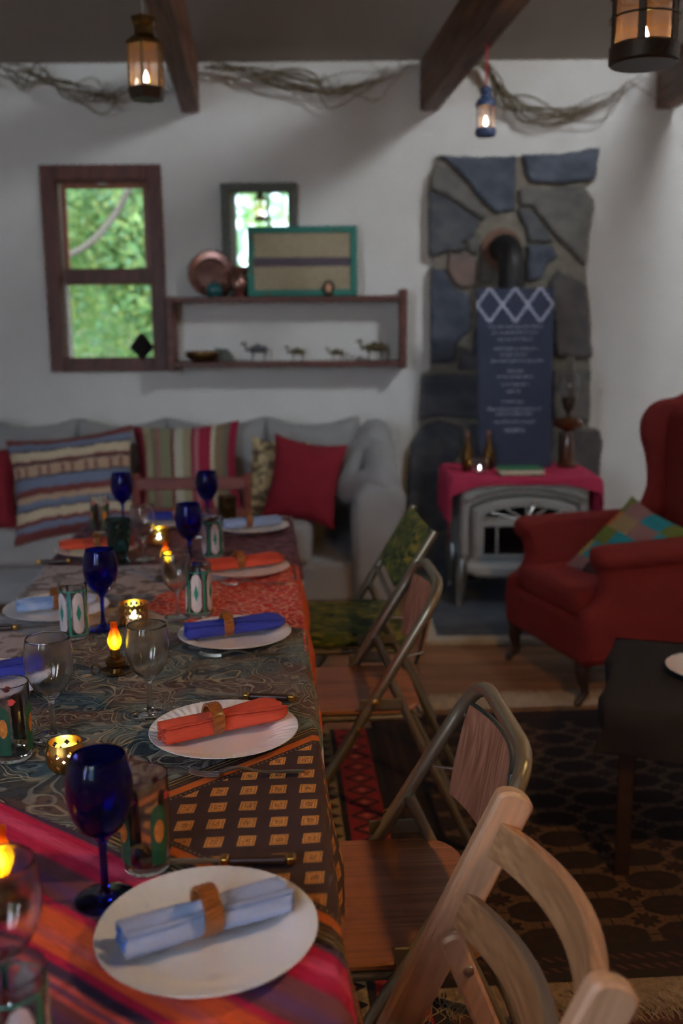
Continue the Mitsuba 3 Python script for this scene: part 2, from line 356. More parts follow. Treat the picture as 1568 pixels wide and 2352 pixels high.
for r in range(18):                                   # boards of the floor that the photograph shows, one by one
    y0 = 3.35 + r * 0.125; x = -0.6 - rng.random() * 0.5
    while x < 2.6:
        L = 1.1 + rng.random() * 0.8
        part('floor', 'board', box(x + .0015, x + L - .0015, y0 + .0015, y0 + .1235, -.014, 0, .003), rng.choice(['wood_floor', 'wood_floor', 'wood_floor_dark']))
        x += L
part('floor', 'board_field', cat(*[box(XL + .02, XR - .02, y, y + .122, -.014, -.0005, .002) for y in np.arange(YB, 3.22, .125)]), 'wood_floor_dark', False, kind='stuff')
SLOPE, YC = .34, 2.6                                  # the ceiling rises from the far wall to a clerestory; nearer the viewer it is low and flat
ZR = ZC + (YW - YC) * SLOPE
put(struct('ceiling'), xf(prism([(YW + .2, ZC - .2 * SLOPE), (YW + .2, ZC + .2), (YC - .3, ZR + .2), (YC - .3, ZR + .3 * SLOPE)], XR - XL + .4), YZ(XL - .2)), 'ceiling_paint', False)
put(struct('ceiling_low'), box(XL, XR, YB, YC, ZC, ZC + .1), 'ceiling_paint', False)
CLER = (2.15, 2.8, 3.45, 4.1)
put(struct('wall_clerestory'), holes(XL, XR, ZC + .1, ZR + .06, [CLER], YC), 'plaster', False)
w4 = struct('window_4'); put(w4, rectframe(CLER[0], CLER[1], CLER[2], CLER[3], .05, YC - .06, .06), 'wood_trim', False); frosted(w4, CLER[0] + .05, CLER[1] - .05, CLER[2] + .05, CLER[3] - .05, YC - .09, CLERE, (.92, 1.0, 1.06))
def bx_at(x6, y): return x6 + 0.085 * (YW - y)
for i, (x6, lab) in enumerate([(-0.862, 'rough brown ceiling beam behind the hexagonal brass lantern'), (0.528, 'thick brown ceiling beam above the stone chimney panel'), (1.905, 'brown ceiling beam end at the far right above the armchair')]):
    d = np.array([-0.085, 1.0]); y0, y1 = 0.2, YW
    pts = [(bx_at(x6, y0) - .052, y0), (bx_at(x6, y0) + .052, y0), (bx_at(x6, y1) + .052, y1), (bx_at(x6, y1) - .052, y1)]
    b = prism(pts, .275, .006, True); b.apply_translation((0, 0, 2.713))
    k = thing('ceiling_beam', lab, 'beam', 'ceiling beams', 'structure'); put(k, b, 'wood_beam', 30)
baseb = struct('baseboard_far'); put(baseb, box(0.35, XR, YW - .015, YW, 0, .11, .004), 'wood_trim')

# the window and what is outside
w1 = struct('window_1', 'small brown framed window with a view of green trees')
put(w1, cat(rectframe(-1.76, -1.048, 1.222, 2.425, .085, YW, .03), box(WX0 - .01, WX0 + .02, YW, YW + .18, WZ0 - .01, WZ1 + .01), box(WX1 - .02, WX1 + .01, YW, YW + .18, WZ0, WZ1), box(WX0, WX1, YW, YW + .18, WZ1 - .02, WZ1 + .01), box(WX0, WX1, YW, YW + .18, WZ0 - .01, WZ0 + .02)), 'wood_trim')
us = part(w1, 'upper_sash', rectframe(-1.675, -1.125, 1.74, 2.345, .045, YW + .07, .035, .004, .045), 'wood_sash')
part(w1, 'meeting_rail', box(-1.675, -1.125, YW + .03, YW + .075, 1.745, 1.835, .004), 'wood_trim')
part(w1, 'side_track', box(-1.675, -1.655, YW + .03, YW + .09, 1.27, 2.34, .002), 'pale_stone')
part(us, 'pane', sheet(lambda u, v: (u, YW + .055, v), [-1.63, -1.17], [1.83, 2.3])[0], 'pane_glass', False)
part(w1, 'lower_pane', sheet(lambda u, v: (u, YW + .085, v), [-1.66, -1.13], [1.275, 1.75])[0], 'pane_glass', False)
part(w1, 'catch', box(-1.43, -1.38, YW + .02, YW + .05, 2.315, 2.335, .004), 'pale_stone')
dia = prism([(0, 0.0), (.075, .08), (.012, .165), (-.012, .165), (-.075, .08)], .018, .005, True)
k = one('diamond_ornament', 'dark carved diamond shaped ornament standing on the window sill', 'ornament', xf(dia, XZ(0) @ frame((-1.2, 1.285, -6.13))), mat('carved_dark', C(20, 14, 12), .95))

def leafy(n, c, r, seed, size, cols):
    R = np.random.default_rng(seed); d = R.normal(size=(n, 3)); d /= np.linalg.norm(d, axis=1, keepdims=True)
    P = np.asarray(c) + d * np.asarray(r) * R.uniform(.35, 1, (n, 1))**0.6
    a = R.normal(size=(n, 3)); a /= np.linalg.norm(a, axis=1, keepdims=True); b = np.cross(a, R.normal(size=(n, 3))); b /= np.linalg.norm(b, axis=1, keepdims=True)
    s = size * R.uniform(.6, 1.3, (n, 1)); V = np.stack([P - a * s, P + b * s * .55, P + a * s, P - b * s * .55], 1).reshape(-1, 3)
    i = np.arange(n)[:, None] * 4; F = np.vstack([i + [0, 1, 2], i + [0, 2, 3]])
    col = np.array(cols)[R.integers(0, len(cols), n)] * R.uniform(.75, 1.2, (n, 1)); return TM(V, F), np.repeat(np.clip(col, 0, 1), 4, 0)
GR = [C(168, 194, 124), C(138, 178, 116), C(186, 198, 124), C(156, 190, 148)]
put(struct('ground_outside'), cat(box(-30, 30, YW + .2, 20, -.6, -.5), xf(prism([(19, -.5), (34, 22), (34, -.5)], 60), YZ(-30)), box(-30, 30, -40, YB - .2, -.6, -.5)), 'forest_floor', False)
TREES = [(-3.3, 9.6, 3.1, (1.0, .8, 1.3), 'leafy green tree outside the small window, nearest its left edge', .13), (-1.7, 10.4, 2.2, (.9, .8, .9), 'pale green young tree outside, filling the lower window pane', .14), (-2.2, 12.6, 4.0, (1.8, 1.2, 1.8), 'taller green tree outside behind the young tree', .16),
         (-.6, 11.6, 2.7, (1.0, 1.0, 1.4), 'green tree outside beyond the right edge of the window', .15), (-4.6, 13.5, 3.2, (1.8, 1.2, 2.4), 'green tree far outside to the left of the window', .17), (-2.9, 16.5, 3.4, (3.6, 1.2, 3.6), 'broad green tree at the back of the view from the window', .2), (.8, 15.5, 3.4, (2.4, 1.2, 3.0), 'broad green tree at the back, hidden by the right wall', .2)]
for i, (x, y, z, r, lab, s) in enumerate(TREES):
    t = thing('tree', lab, 'tree', 'trees outside the window')
    m, col = leafy(15000 if i > 4 else 13000, (x, y, z), r, 20 + i, s * .36, GR)
    part(t, 'foliage', m, 'leaf', True, color=col, kind='stuff')
    part(t, 'trunk', tube(spline([(x, y, -.5), (x + .1, y, z * .5), (x - .05, y, z)]), .07, 8), 'bark')
    if i == 1: part(t, 'branch', tube(spline([(-2.72, 9.3, 2.0), (-2.5, 9.3, 2.11), (-2.25, 9.3, 2.24), (-2.0, 9.3, 2.50), (-1.78, 9.3, 2.83), (x, y, 3.0)]), .03, 8), 'bark')
for i, (x, y, z, r, lab) in enumerate([(-3.5, 10.5, 7.5, (4, 3.6, 1.5), 'high forest crown above the trees outside the window, left'), (1.5, 11, 8, (4, 4, 1.6), 'high forest crown above the trees outside the window, right'), (-2, 16, 9, (6.5, 4, 2.5), 'high forest crown above the trees outside the window, farthest')]):
    t = thing('tall_tree', lab, 'tree', 'tall trees outside the window'); m, col = leafy(4200, (x, y, z), r, 90 + i, .34, GR)
    part(t, 'foliage', m, 'leaf', True, color=col, kind='stuff'); part(t, 'trunk', tube([(x + 2.6, y + 1, -.5), (x, y, z)], .16, 8), 'bark')
for i, (x, y, z) in enumerate([(-4.5, -9.5, 2.2), (-1.5, -11, 2.6), (1.6, -10, 2.0), (4.6, -11, 2.6)]):
    t = thing('tree', 'green tree behind the house, reflected in the grey framed mirror, ' + ['leftmost of four', 'second from the left', 'third from the left', 'rightmost of four'][i], 'tree', 'trees behind the house')
    m, col = leafy(420, (x, y, z), (1.9, 1.3, 2.0), 60 + i, .24, GR)
    part(t, 'foliage', m, 'leaf', True, color=col, kind='stuff'); part(t, 'trunk', tube([(x, y, -.5), (x, y, z)], .1, 8), 'bark')

# the stone panel behind the stove
st = thing('stone_chimney_panel', 'irregular panel of blue grey fieldstones in pale mortar behind the stove', 'stone wall', kind='structure')
MORT = [(0.571,2.452),(1.027,2.442),(1.283,2.451),(1.506,2.489),(1.492,2.308),(1.433,2.275),(1.493,2.190),(1.460,1.827),(1.492,1.481),(1.516,1.209),(1.515,0.864),(1.579,0.848),(1.600,0.768),(1.595,0.0),(0.410,0.0),(0.412,0.500),(0.435,0.768),(0.484,0.867),(0.475,0.921),(0.491,1.190),(0.546,1.216),(0.546,1.259),(0.541,1.815),(0.565,1.846),(0.530,1.894),(0.523,2.268),(0.537,2.346),(0.569,2.408)]
STONES = [
 (0,[(0.584,2.451),(0.792,2.442),(1.027,2.443),(1.029,2.143),(0.920,2.123),(0.840,2.199),(0.769,2.291),(0.655,2.407)]),
 (0,[(1.061,2.448),(1.283,2.449),(1.506,2.489),(1.492,2.309),(1.280,2.291),(1.119,2.307)]),
 (1,[(0.569,2.404),(0.642,2.383),(0.748,2.278),(0.823,2.190),(0.874,2.115),(0.851,2.090),(0.745,2.153),(0.657,2.213),(0.537,2.268),(0.542,2.338)]),
 (2,[(0.527,2.253),(0.649,2.203),(0.741,2.141),(0.825,2.077),(0.800,2.010),(0.722,1.960),(0.749,1.922),(0.635,1.911),(0.561,1.883),(0.532,1.902)]),
 (3,[(0.648,1.897),(0.749,1.907),(0.807,1.849),(0.812,1.716),(0.734,1.695),(0.690,1.717),(0.638,1.816)]),
 (0,[(0.541,1.815),(0.614,1.808),(0.686,1.700),(0.779,1.647),(0.784,1.452),(0.708,1.382),(0.691,1.268),(0.546,1.259)]),
 (2,[(1.049,2.151),(1.123,2.146),(1.227,2.024),(1.255,1.960),(1.115,1.965),(1.100,2.042)]),
 (1,[(1.055,2.264),(1.263,2.266),(1.427,2.272),(1.493,2.190),(1.470,2.005),(1.459,1.831),(1.389,1.891),(1.271,2.002),(1.136,2.163),(1.059,2.176)]),
 (0,[(1.111,1.947),(1.252,1.937),(1.293,1.879),(1.233,1.841),(1.200,1.743),(1.108,1.740)]),
 (4,[(1.295,1.798),(1.367,1.759),(1.467,1.711),(1.492,1.481),(1.513,1.284),(1.298,1.292),(1.277,1.527),(1.245,1.734)]),
 (1,[(1.283,1.206),(1.509,1.210),(1.512,0.900),(1.292,0.911)]),
 (2,[(0.496,1.185),(0.670,1.193),(0.842,1.189),(0.847,0.919),(0.746,0.924),(0.583,0.940),(0.477,0.917)]),
 (2,[(0.498,0.881),(0.610,0.911),(0.724,0.870),(0.757,0.747),(0.677,0.638),(0.674,0.498),(0.671,0.360),(0.664,0.229),(0.544,0.221),(0.410,0.231),(0.412,0.500),(0.435,0.768)]),
 (4,[(1.34,0.837),(1.579,0.848),(1.600,0.768),(1.585,0.585),(1.579,0.490),(1.493,0.43),(1.36,0.45)]),
 (1,[(0.743,1.989),(0.821,2.010),(0.810,1.891),(0.762,1.916)]),
 (1,[(0.835,1.94),(0.872,1.891),(0.917,1.831),(0.919,1.737),(0.831,1.720),(0.830,1.85)]),
 (2,[(0.42,0.2),(0.80,0.2),(0.80,0.01),(0.42,0.01)]), (4,[(1.38,0.40),(1.58,0.38),(1.59,0.01),(1.38,0.01)]), (0,[(0.87,1.67),(1.22,1.67),(1.24,1.30),(0.80,1.28),(0.81,1.42)]), (2,[(0.72,1.36),(0.86,1.26),(1.25,1.27),(1.26,1.22),(0.71,1.22)]), (1,[(0.88,1.18),(1.25,1.18),(1.25,0.93),(0.88,0.93)]), (2,[(0.78,0.89),(1.30,0.89),(1.32,0.2),(0.71,0.2),(0.70,0.6),(0.79,0.72)])]
put(st, xf(prism(MORT, .05, .006), XZ(YW)), 'mortar', 30)
rs = random.Random(3)
for i, (m, poly) in enumerate(STONES):
    P = np.array(Polygon(poly).segmentize(.06).exterior.coords)[:-1]; n = len(P)
    P = P + np.array([[rs.uniform(-.005, .005), rs.uniform(-.005, .005)] for _ in range(n)])
    part(st, 'stone', xf(prism(P, .032 + rs.uniform(0, .018), .011), XZ(YW - .046)), STN[m], 28)

# stove pipe: elbow out of the panel, then down to the stove
pipe = thing('stove_pipe', 'black stove pipe elbow coming out of the stone panel above the chalkboard', 'stove pipe')
put(pipe, cat(tube([(.955, YW - .03, 1.925), (.955, 5.98, 1.925)] + [(.955 + .025 * math.sin(a), 5.97 - .125 * math.sin(a), 1.925 - .125 * (1 - math.cos(a))) for a in np.linspace(.1, math.pi / 2, 8)] + [(.98, 5.845, 1.7), (.98, 5.845, 1.2), (.98, 5.845, .705)], .076, 24)), 'iron_black', 40)
part(pipe, 'collar', tube([(.955, 6.098, 1.925), (.955, 6.06, 1.925)], .115, 28), mat('collar_iron', C(110, 78, 64), 0.7, 0.3), 40)
for z in (1.82,): part(pipe, 'seam_band', xf(lathe([(.0765, -.008), (.0795, -.004), (.0795, .004), (.0765, .008)], 24), at(.98, 5.845, z - .15)), 'iron_black')

# stove
SX, SY = .965, 5.13                                    # centre of its front
def sv(a, b): return SX + (a - 890) * .00074, .69 - (b - 420) * .00072
svp = lambda *ps: [sv(*p) for p in ps]
stove = thing('wood_stove', 'grey enamel wood stove on curved legs below the stone panel', 'stove')
body = [(440, 500), (560, 470), (750, 436), (890, 428), (1030, 436), (1220, 470), (1340, 500), (1340, 1060), (440, 1060)]
part(stove, 'body', xf(prism(svp(*body), .52, .012, True), XZ(SY + .54)), 'enamel', 30)
part(stove, 'top_plate', box(SX - .36, SX + .36, SY + .06, SY + .56, .655, .688, .008), 'enamel', 30)
arch = [(530, 1000), (530, 650), (560, 620), (650, 585), (780, 563), (890, 558), (1000, 563), (1130, 585), (1220, 620), (1250, 650), (1250, 1000)]
door = part(stove, 'door', xf(prism(svp(*arch), .03, .01), XZ(SY + .02)), 'enamel', 30, label='arched door with a fan shaped grille')
trim = [sv(a, b) for a, b in [(505, 1000), (505, 640), (545, 598), (650, 562), (780, 541), (890, 536), (1000, 541), (1130, 562), (1235, 598), (1275, 640), (1275, 1000)]]
part(stove, 'arch_trim', tube(spline([(x, SY + .012, z) for x, z in trim], 4), .009, 8), 'enamel_trim', label='darker raised arch moulding round the door')
brow = [(460, 560), (560, 510), (750, 472), (890, 464), (1030, 472), (1220, 510), (1320, 560), (1320, 590), (1220, 540), (1030, 500), (890, 492), (750, 500), (560, 540), (460, 590)]
part(stove, 'brow', xf(prism(svp(*brow), .03, .012), XZ(SY + .025)), mat('enamel_gloss', C(150, 154, 152), .1, specular=.9), 50, label='glossy curved brow over the door')
fan = [(600, 712)] + [(890 + 320 * math.cos(a), 712 - 95 * math.sin(a)) for a in np.linspace(math.pi * .98, math.pi * .02, 12)] + [(1180, 712)]
gl = part(stove, 'fan_window', xf(prism(svp(*fan), .006, .001), XZ(SY - .009)), 'black_glass', 30, label='dark fan shaped glass')
for a in np.linspace(.2, math.pi - .2, 7):
    x0, z0 = sv(890 + 60 * math.cos(a), 716 - 14 * math.sin(a)); x1, z1 = sv(890 + 318 * math.cos(a), 714 - 92 * math.sin(a))
    part(door, 'spoke', tube([(x0, SY - .016, z0), (x1, SY - .016, z1)], .006, 6), 'enamel')
lw = part(stove, 'lower_window', xf(prism(svp((595, 765), (1190, 765), (1190, 965), (595, 965)), .006, .001), XZ(SY - .009)), 'black_glass', 30, label='dark rectangular fire glass')
for zx in (685, 1095): x, z = sv(zx, 765); part(door, 'muntin', box(x - .006, x + .006, SY - .022, SY - .012, z - .148, z, .002), 'enamel')
x0, z0 = sv(590, 760); x1, z1 = sv(1195, 722); part(door, 'cross_bar', box(x0, x1, SY - .024, SY - .01, z0, z1, .004), 'enamel')
hx, hz = sv(950, 580); gx, gz = sv(880, 712)
part(stove, 'handle', tube(spline([(hx, SY - .02, hz), (hx - .012, SY - .036, hz - .02), (gx + .012, SY - .038, gz + .02), (gx - .012, SY - .036, gz - .012)]), .012, 8), 'steel', label='slanting bright metal handle')
lip = [(470, 1030), (1310, 1030), (1310, 1090), (1230, 1125), (890, 1140), (550, 1125), (470, 1090)]
part(stove, 'ash_lip', xf(prism(svp(*lip), .11, .02), XZ(SY + .03)), 'enamel', 30, label='bulging ash lip along the foot')
for sx in (-1, 1):
    for y in (SY + .02, SY + .46):
        part(stove, 'leg', solid([((SX + sx * .325, y, .25), .04, (SX + sx * .335, y - .02, .16), .036), ((SX + sx * .335, y - .02, .16), .036, (SX + sx * .345, y - .03, .06), .02), ((SX + sx * .345, y - .03, .06), .02, (SX + sx * .35, y - .05, .016), .016)]), 'enamel_trim')
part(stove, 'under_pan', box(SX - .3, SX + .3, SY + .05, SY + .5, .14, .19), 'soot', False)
# pink cloth over the stove top
def drape_x(s, t, x0, x1, z, y0, y1, hang):
    w = x1 - x0; y = y0 + (y1 - y0) * t; wv = .012 * math.sin(t * 17) + .006 * math.sin(t * 41 + s * 9)
    if s < 0: return (x0 - .012 + wv * min(1, -s * 8) - .02 * -s, y, z + s)
    if s > w: return (x1 + .012 + wv * min(1, (s - w) * 8) + .02 * (s - w), y, z - (s - w))
    return (x0 + s, y, z + .004 * math.sin(s * 23) * math.sin(t * 9))
def pink(s, t):
    x0, x1 = SX - .385, SX + .385; w = x1 - x0; c = abs(s - w / 2) / (w / 2)
    if t < .12:                                        # the front edge hangs over, deeper at the corners
        d = (.12 - t) / .12 * (.035 + .055 * min(1.3, c)**4 * (1 + .15 * math.sin(s * 30)))
        p = drape_x(s, .0, x0, x1, .698, SY + .0, SY + .58, .2); return (p[0], p[1] - .006 - .004 * math.sin(s * 40), p[2] - d)
    return drape_x(s, (t - .12) / .88, x0, x1, .698, SY + .0, SY + .58, .2)
W_ = .77
m, uv = sheet(pink, np.concatenate([np.linspace(-.24, 0, 12), np.linspace(.02, W_ - .02, 36), np.linspace(W_, W_ + .22, 12)]), np.concatenate([np.linspace(0, .12, 5), np.linspace(.13, 1, 24)]))
k = one('stove_cloth', 'pink cloth draped over the top of the grey wood stove', 'cloth', m, 'pink_cloth', smooth=True)

# hearth
h = struct('hearth'); put(h, box(.45, 1.75, 4.56, YW - .05, 0, .022, .004), 'slate_hearth', False)
part(h, 'edge_strip', box(.43, 1.75, 4.49, 4.56, 0, .03, .005), 'pale_stone'); part(h, 'edge_strip', box(.39, .45, 4.49, YW - .05, 0, .03, .005), 'pale_stone')

# things on the stove
cb = thing('chalkboard', 'tall dark blue chalkboard with handwritten lines standing on the stove', 'chalkboard')
bd = frame((.967, 5.50, .703), (1, 0, 0), (0, .1224, .9925), (0, -.9925, .1224))     # x across, y up the board, z out of it
part(cb, 'board', xf(prism([(-.2, 0), (.2, 0), (.213, .985), (-.213, .985)], .02, .003, True), bd @ frame((0, 0, -.02))), 'board_paint', 30)
def chalk_path(pts, r=.0045): return xf(tube(np.column_stack([np.array(pts), np.full(len(pts), .0006)]), r, 6, section=[(1, 0), (.7, .25), (-.7, .25), (-1, 0), (-.7, -.1), (.7, -.1)], up=(0, 0, 1)), bd)
for cx in (-.142, 0, .138):
    q = []
    for k in range(4):                                # four scalloped sides
        a0, a1 = k * math.pi / 2 + math.pi / 2, (k + 1) * math.pi / 2 + math.pi / 2
        p0, p1 = np.array([.068 * math.cos(a0), .092 * math.sin(a0)]), np.array([.068 * math.cos(a1), .092 * math.sin(a1)])
        for t in np.linspace(0, 1, 13)[:-1]:
            p = p0 + (p1 - p0) * t; w = .006 * math.sin(t * 3 * math.pi)**2; q.append((cx + p[0] * (1 + w * 8), .895 + p[1] * (1 + w * 8)))
    part(cb, 'trellis_diamond', chalk_path(q + q[:1], .0075), 'chalk', label='chalk white scalloped diamond')
rc = random.Random(9)
def scribble(x, w, y, hgt):                            # the writing is too blurred to read: a row of pen strokes of its size
    ms, a = [], x - w / 2
    while a < x + w / 2:
        L = rc.uniform(.02, .055); b = min(a + L, x + w / 2); n = max(3, int((b - a) / .004)); ph = rc.uniform(0, 6)
        pts = [(a + (b - a) * t + .002 * math.sin(t * n * 2.2), y + hgt * .5 * math.sin(ph + t * n * 1.9) * rc.uniform(.6, 1.1)) for t in np.linspace(0, 1, n * 2)]
        ms.append(chalk_path(pts, .0017)); a = b + .008
    return cat(*ms)
for y, w, x in [(.775, .30, .0), (.742, .25, -.005), (.706, .19, 0), (.655, .24, 0), (.622, .15, -.01), (.587, .29, .01), (.532, .09, 0), (.50, .20, 0), (.457, .155, 0), (.42, .075, -.01), (.363, .13, -.01), (.322, .30, -.005), (.295, .2, -.005), (.252, .235, 0)]:
    part(cb, 'chalk_line', scribble(x, w, y, .012), 'chalk')
part(cb, 'chalk_line', scribble(-.005, .11, .205, .024), 'chalk')
ZS = .702
def rev(prof, n=28): return lathe(prof, n)
# oil lamp
ol = thing('oil_lamp', 'tall oil lamp with clear glass chimney and brown base on the stove', 'oil lamp')
L0 = at(1.262, 5.53, ZS)
part(ol, 'base', xf(rev([(0, 0), (.052, 0), (.054, .012), (.04, .03), (.036, .12), (.032, .16), (.022, .19), (.024, .2), (0, .2)]), L0), 'amber_base')
part(ol, 'font', xf(rev([(0, .195), (.03, .197), (.078, .225), (.086, .25), (.07, .268), (.02, .275), (0, .275)]), L0), 'amber_base', label='wide brown oil font')
part(ol, 'burner', xf(rev([(0, .27), (.014, .272), (.012, .3), (.03, .325), (.038, .36), (.034, .385), (.02, .37), (0, .36)]), L0), 'lantern_dark', label='dark metal burner')
part(ol, 'chimney', xf(rev([(.034, .37), (.05, .40), (.061, .44), (.056, .48), (.036, .53), (.024, .57), (.02, .61), (.0185, .61), (.0225, .57), (.0345, .53), (.0545, .48), (.0595, .44), (.0485, .40), (.0325, .37), (.034, .37)]), L0), 'glass', True, label='clear glass chimney')
# two brass bottles
for (x, y, s, lab) in [(.69, 5.40, 1.0, 'small brass bottle on the stove, left of the two'), (.806, 5.42, 1.0, 'small brass bottle on the stove next to the chalkboard, right of the two')]:
    b = thing('brass_bottle', lab, 'bottle', 'brass bottles on the stove')
    part(b, 'body', xf(rev([(0, 0), (.024, 0), (.034, .03), (.037, .07), (.03, .11), (.014, .14), (.011, .175), (.015, .18), (0, .18)]), at(x, y, ZS)), 'brass_dark')
    part(b, 'stopper', xf(rev([(0, .178), (.009, .18), (.012, .2), (.008, .215), (0, .222)]), at(x, y, ZS)), 'copper')
cg = thing('tealight_glass', 'round glass cup with a burning tealight on the stove between the brass bottles', 'candle holder')
part(cg, 'cup', xf(rev([(0, 0), (.03, 0), (.045, .02), (.05, .05), (.047, .08), (.0452, .08), (.048, .05), (.043, .021), (.029, .004), (0, .004)]), at(.745, 5.32, ZS)), 'pane_glass', True)
part(cg, 'tealight', xf(rev([(0, .0045), (.018, .0045), (.018, .016), (0, .015)]), at(.745, 5.32, ZS)), 'wax')
flame(cg, (.745, 5.32, ZS + .018), .9, power=2)
bk = thing('book', 'green covered book lying flat on the pink stove cloth', 'book')
part(bk, 'pages', box(.842, 1.07, 5.205, 5.355, ZS + .003, ZS + .027, .001), 'paper', False); part(bk, 'cover', cat(box(.838, 1.074, 5.2, 5.36, ZS + .027, ZS + .031, .001), box(.838, 1.074, 5.2, 5.36, ZS, ZS + .003, .001)), 'book_green', False)

# ---------------------------------------------------------------- wall shelf and its things
sh = thing('wall_shelf', 'dark red brown open wall shelf beside the small window', 'shelf')
part(sh, 'top_board', box(-.985, .355, 5.95, YW, 1.628, 1.655, .003), 'wood_shelf'); part(sh, 'bottom_board', box(-.985, .355, 5.95, YW, 1.25, 1.278, .003), 'wood_shelf')
part(sh, 'side', box(-1.015, -.983, 5.94, YW, 1.225, 1.66, .003), 'wood_shelf'); part(sh, 'side', box(.353, .39, 5.94, YW, 1.235, 1.69, .003), 'wood_shelf')
ZT = 1.656
def lean(x, y, z, tilt): return frame((x, y, z), (1, 0, 0), (0, math.sin(tilt), math.cos(tilt)), (0, -math.cos(tilt), math.sin(tilt)))
mi_ = thing('mirror', 'grey framed mirror leaning on the wall behind the teal framed picture', 'mirror'); Lm = lean(-.473, 6.12, ZT, -.02)
fr = lambda w, h_, b, d: cat(*[xf(prism(p, d, .004), frame((0, 0, 0))) for p in ([(-w, 0), (w, 0), (w - b, b), (-w + b, b)], [(-w, h_), (w, h_), (w - b, h_ - b), (-w + b, h_ - b)], [(-w, 0), (-w, h_), (-w + b, h_ - b), (-w + b, b)], [(w, 0), (w, h_), (w - b, h_ - b), (w - b, b)])])
part(mi_, 'frame', xf(fr(.222, .655, .05, .022), Lm), 'grey_paint', 30); part(mi_, 'glass', xf(box(-.175, .175, .047, .61, .004, .008), Lm), 'mirror_face', False)
pc = thing('picture', 'picture in a worn teal frame showing a striped woven cloth', 'picture'); Lp = lean(-.218, 5.985, ZT, .1)
part(pc, 'frame', xf(fr(.318, .40, .036, .02), Lp), 'teal_paint', 30, label='worn teal painted frame')
mat('striped_textile', lambda p, n, uv: mix(mix(C(150, 138, 110), C(172, 158, 130), fbm(p.x * 60, p.z * 60, 1.0)), C(84, 74, 84), smoothstep(.028, .024, dr.abs(p.z - 1.853))), .8)
part(pc, 'textile', xf(box(-.284, .284, .035, .366, .003, .007), Lp), 'striped_textile', False, label='beige woven cloth with one dark stripe')
ty = thing('round_tray', 'round copper tray leaning on the wall at the left end of the shelf', 'tray'); Lt = lean(-.762, 6.06, ZT, .2) @ frame((0, .138, 0))
part(ty, 'dish', xf(rev([(0, .012), (.085, .01), (.095, .02), (.13, .026), (.138, .022), (.138, .016), (.13, .02), (.096, .012), (.085, .002), (0, 0)], 48), Lt), 'copper')
jg = thing('pitcher', 'small shiny metal pitcher on the shelf between the copper tray and the picture', 'pitcher'); Lj = at(-.59, 5.99, ZT)
part(jg, 'body', xf(rev([(0, 0), (.042, 0), (.044, .006), (.03, .018), (.05, .05), (.054, .085), (.04, .12), (.03, .135), (.044, .172), (.04, .172), (.026, .136), (.036, .12), (0, .1)]), Lj), 'copper')
part(jg, 'spout', xf(solid([((.032, 0, .15), .012, (.06, 0, .176), .006)]), Lj), 'copper'); part(jg, 'handle', xf(tube(spline([(-.035, 0, .15), (-.07, 0, .13), (-.075, 0, .09), (-.05, 0, .06)]), .006), Lj), 'copper')
tb = thing('lidded_bowl', 'dark teal glazed lidded bowl in front of the copper tray', 'bowl')
part(tb, 'body', xf(rev([(0, 0), (.03, 0), (.045, .018), (.05, .04), (.046, .052), (0, .052)]), at(-.735, 5.985, ZT)), 'teal_glaze'); part(tb, 'lid', xf(rev([(.048, .05), (.044, .062), (.025, .078), (.008, .084), (.009, .094), (0, .098)]), at(-.735, 5.985, ZT)), 'teal_glaze')
ov = thing('oval_frame', 'small dark oval frame with a pale portrait on the shelf before the teal frame', 'picture frame'); Lo = lean(-.065, 5.96, ZT, .08)
el = [(.034 * math.cos(a), .045 + .045 * math.sin(a)) for a in np.linspace(0, 2 * math.pi, 28, endpoint=False)]
part(ov, 'frame', xf(prism(el, .016, .006), Lo), 'lantern_dark'); part(ov, 'portrait', xf(prism([(x * .5, .045 + (y - .045) * .55) for x, y in el], .003, .001), Lo @ frame((0, 0, .0155))), mat('portrait', C(200, 150, 118), .6), label='pale peach oval picture')
ds = thing('brass_dish', 'shallow dark brass dish on the lower shelf board', 'dish'); put(ds, xf(rev([(0, 0), (.05, 0), (.085, .02), (.1, .045), (.098, .062), (.094, .06), (.094, .045), (.08, .024), (.05, .006), (0, .006)], 36), at(-.82, 6.0, 1.279)), 'brass_dark')
sl = thing('small_card', 'grey card leaning beside the brass dish on the lower shelf', 'card'); put(sl, xf(prism([(0, 0), (.1, 0), (.05, .075), (-.03, .08)], .004, .001), lean(-.73, 6.09, 1.279, .3)), 'grey_paint', 30)
def camel(L, hump=1):
    s = L / .1; P = lambda x, z: np.array([x, 0, z]) * s
    b = [(P(-.028, .062), .016 * s, P(.03, .062), .017 * s), (P(0, .074), .014 * s, P(-.004, .086), .006 * s)]
    if hump == 2: b.append((P(.026, .074), .012 * s, P(.028, .084), .006 * s))
    b += [(P(-.036, .06), .009 * s, P(-.06, .058), .007 * s), (P(-.06, .058), .007 * s, P(-.066, .092), .005 * s), (P(-.066, .094), .0065 * s, P(-.086, .09), .0045 * s), (P(.044, .066), .003 * s, P(.052, .045), .002 * s)]
    for x in (-.03, .032):
        for y in (-.008, .008):
            hip, kn, ft = np.array([x, y, .056]) * s, np.array([x + .004, y, .03]) * s, np.array([x, y, .003]) * s
            b += [(hip, .008 * s, kn, .0042 * s), (kn, .0042 * s, ft, .0032 * s)]
    return solid(b)
for x, L, hp, m, lab in [(-.49, .115, 1, 'bronze_grey', 'dark grey camel figurine, the first from the left on the shelf'), (-.255, .09, 1, 'bronze', 'brass camel figurine, second from the left on the shelf'), (-.02, .08, 1, 'bronze', 'smallest brass camel figurine, third from the left on the shelf'), (.205, .125, 1, 'bronze', 'largest brass camel figurine, at the right end of the shelf')]:
    one('camel_figurine', lab, 'figurine', xf(camel(L, hp), at(x, 6.02, 1.279)), m, 'camel figurines on the lower shelf')
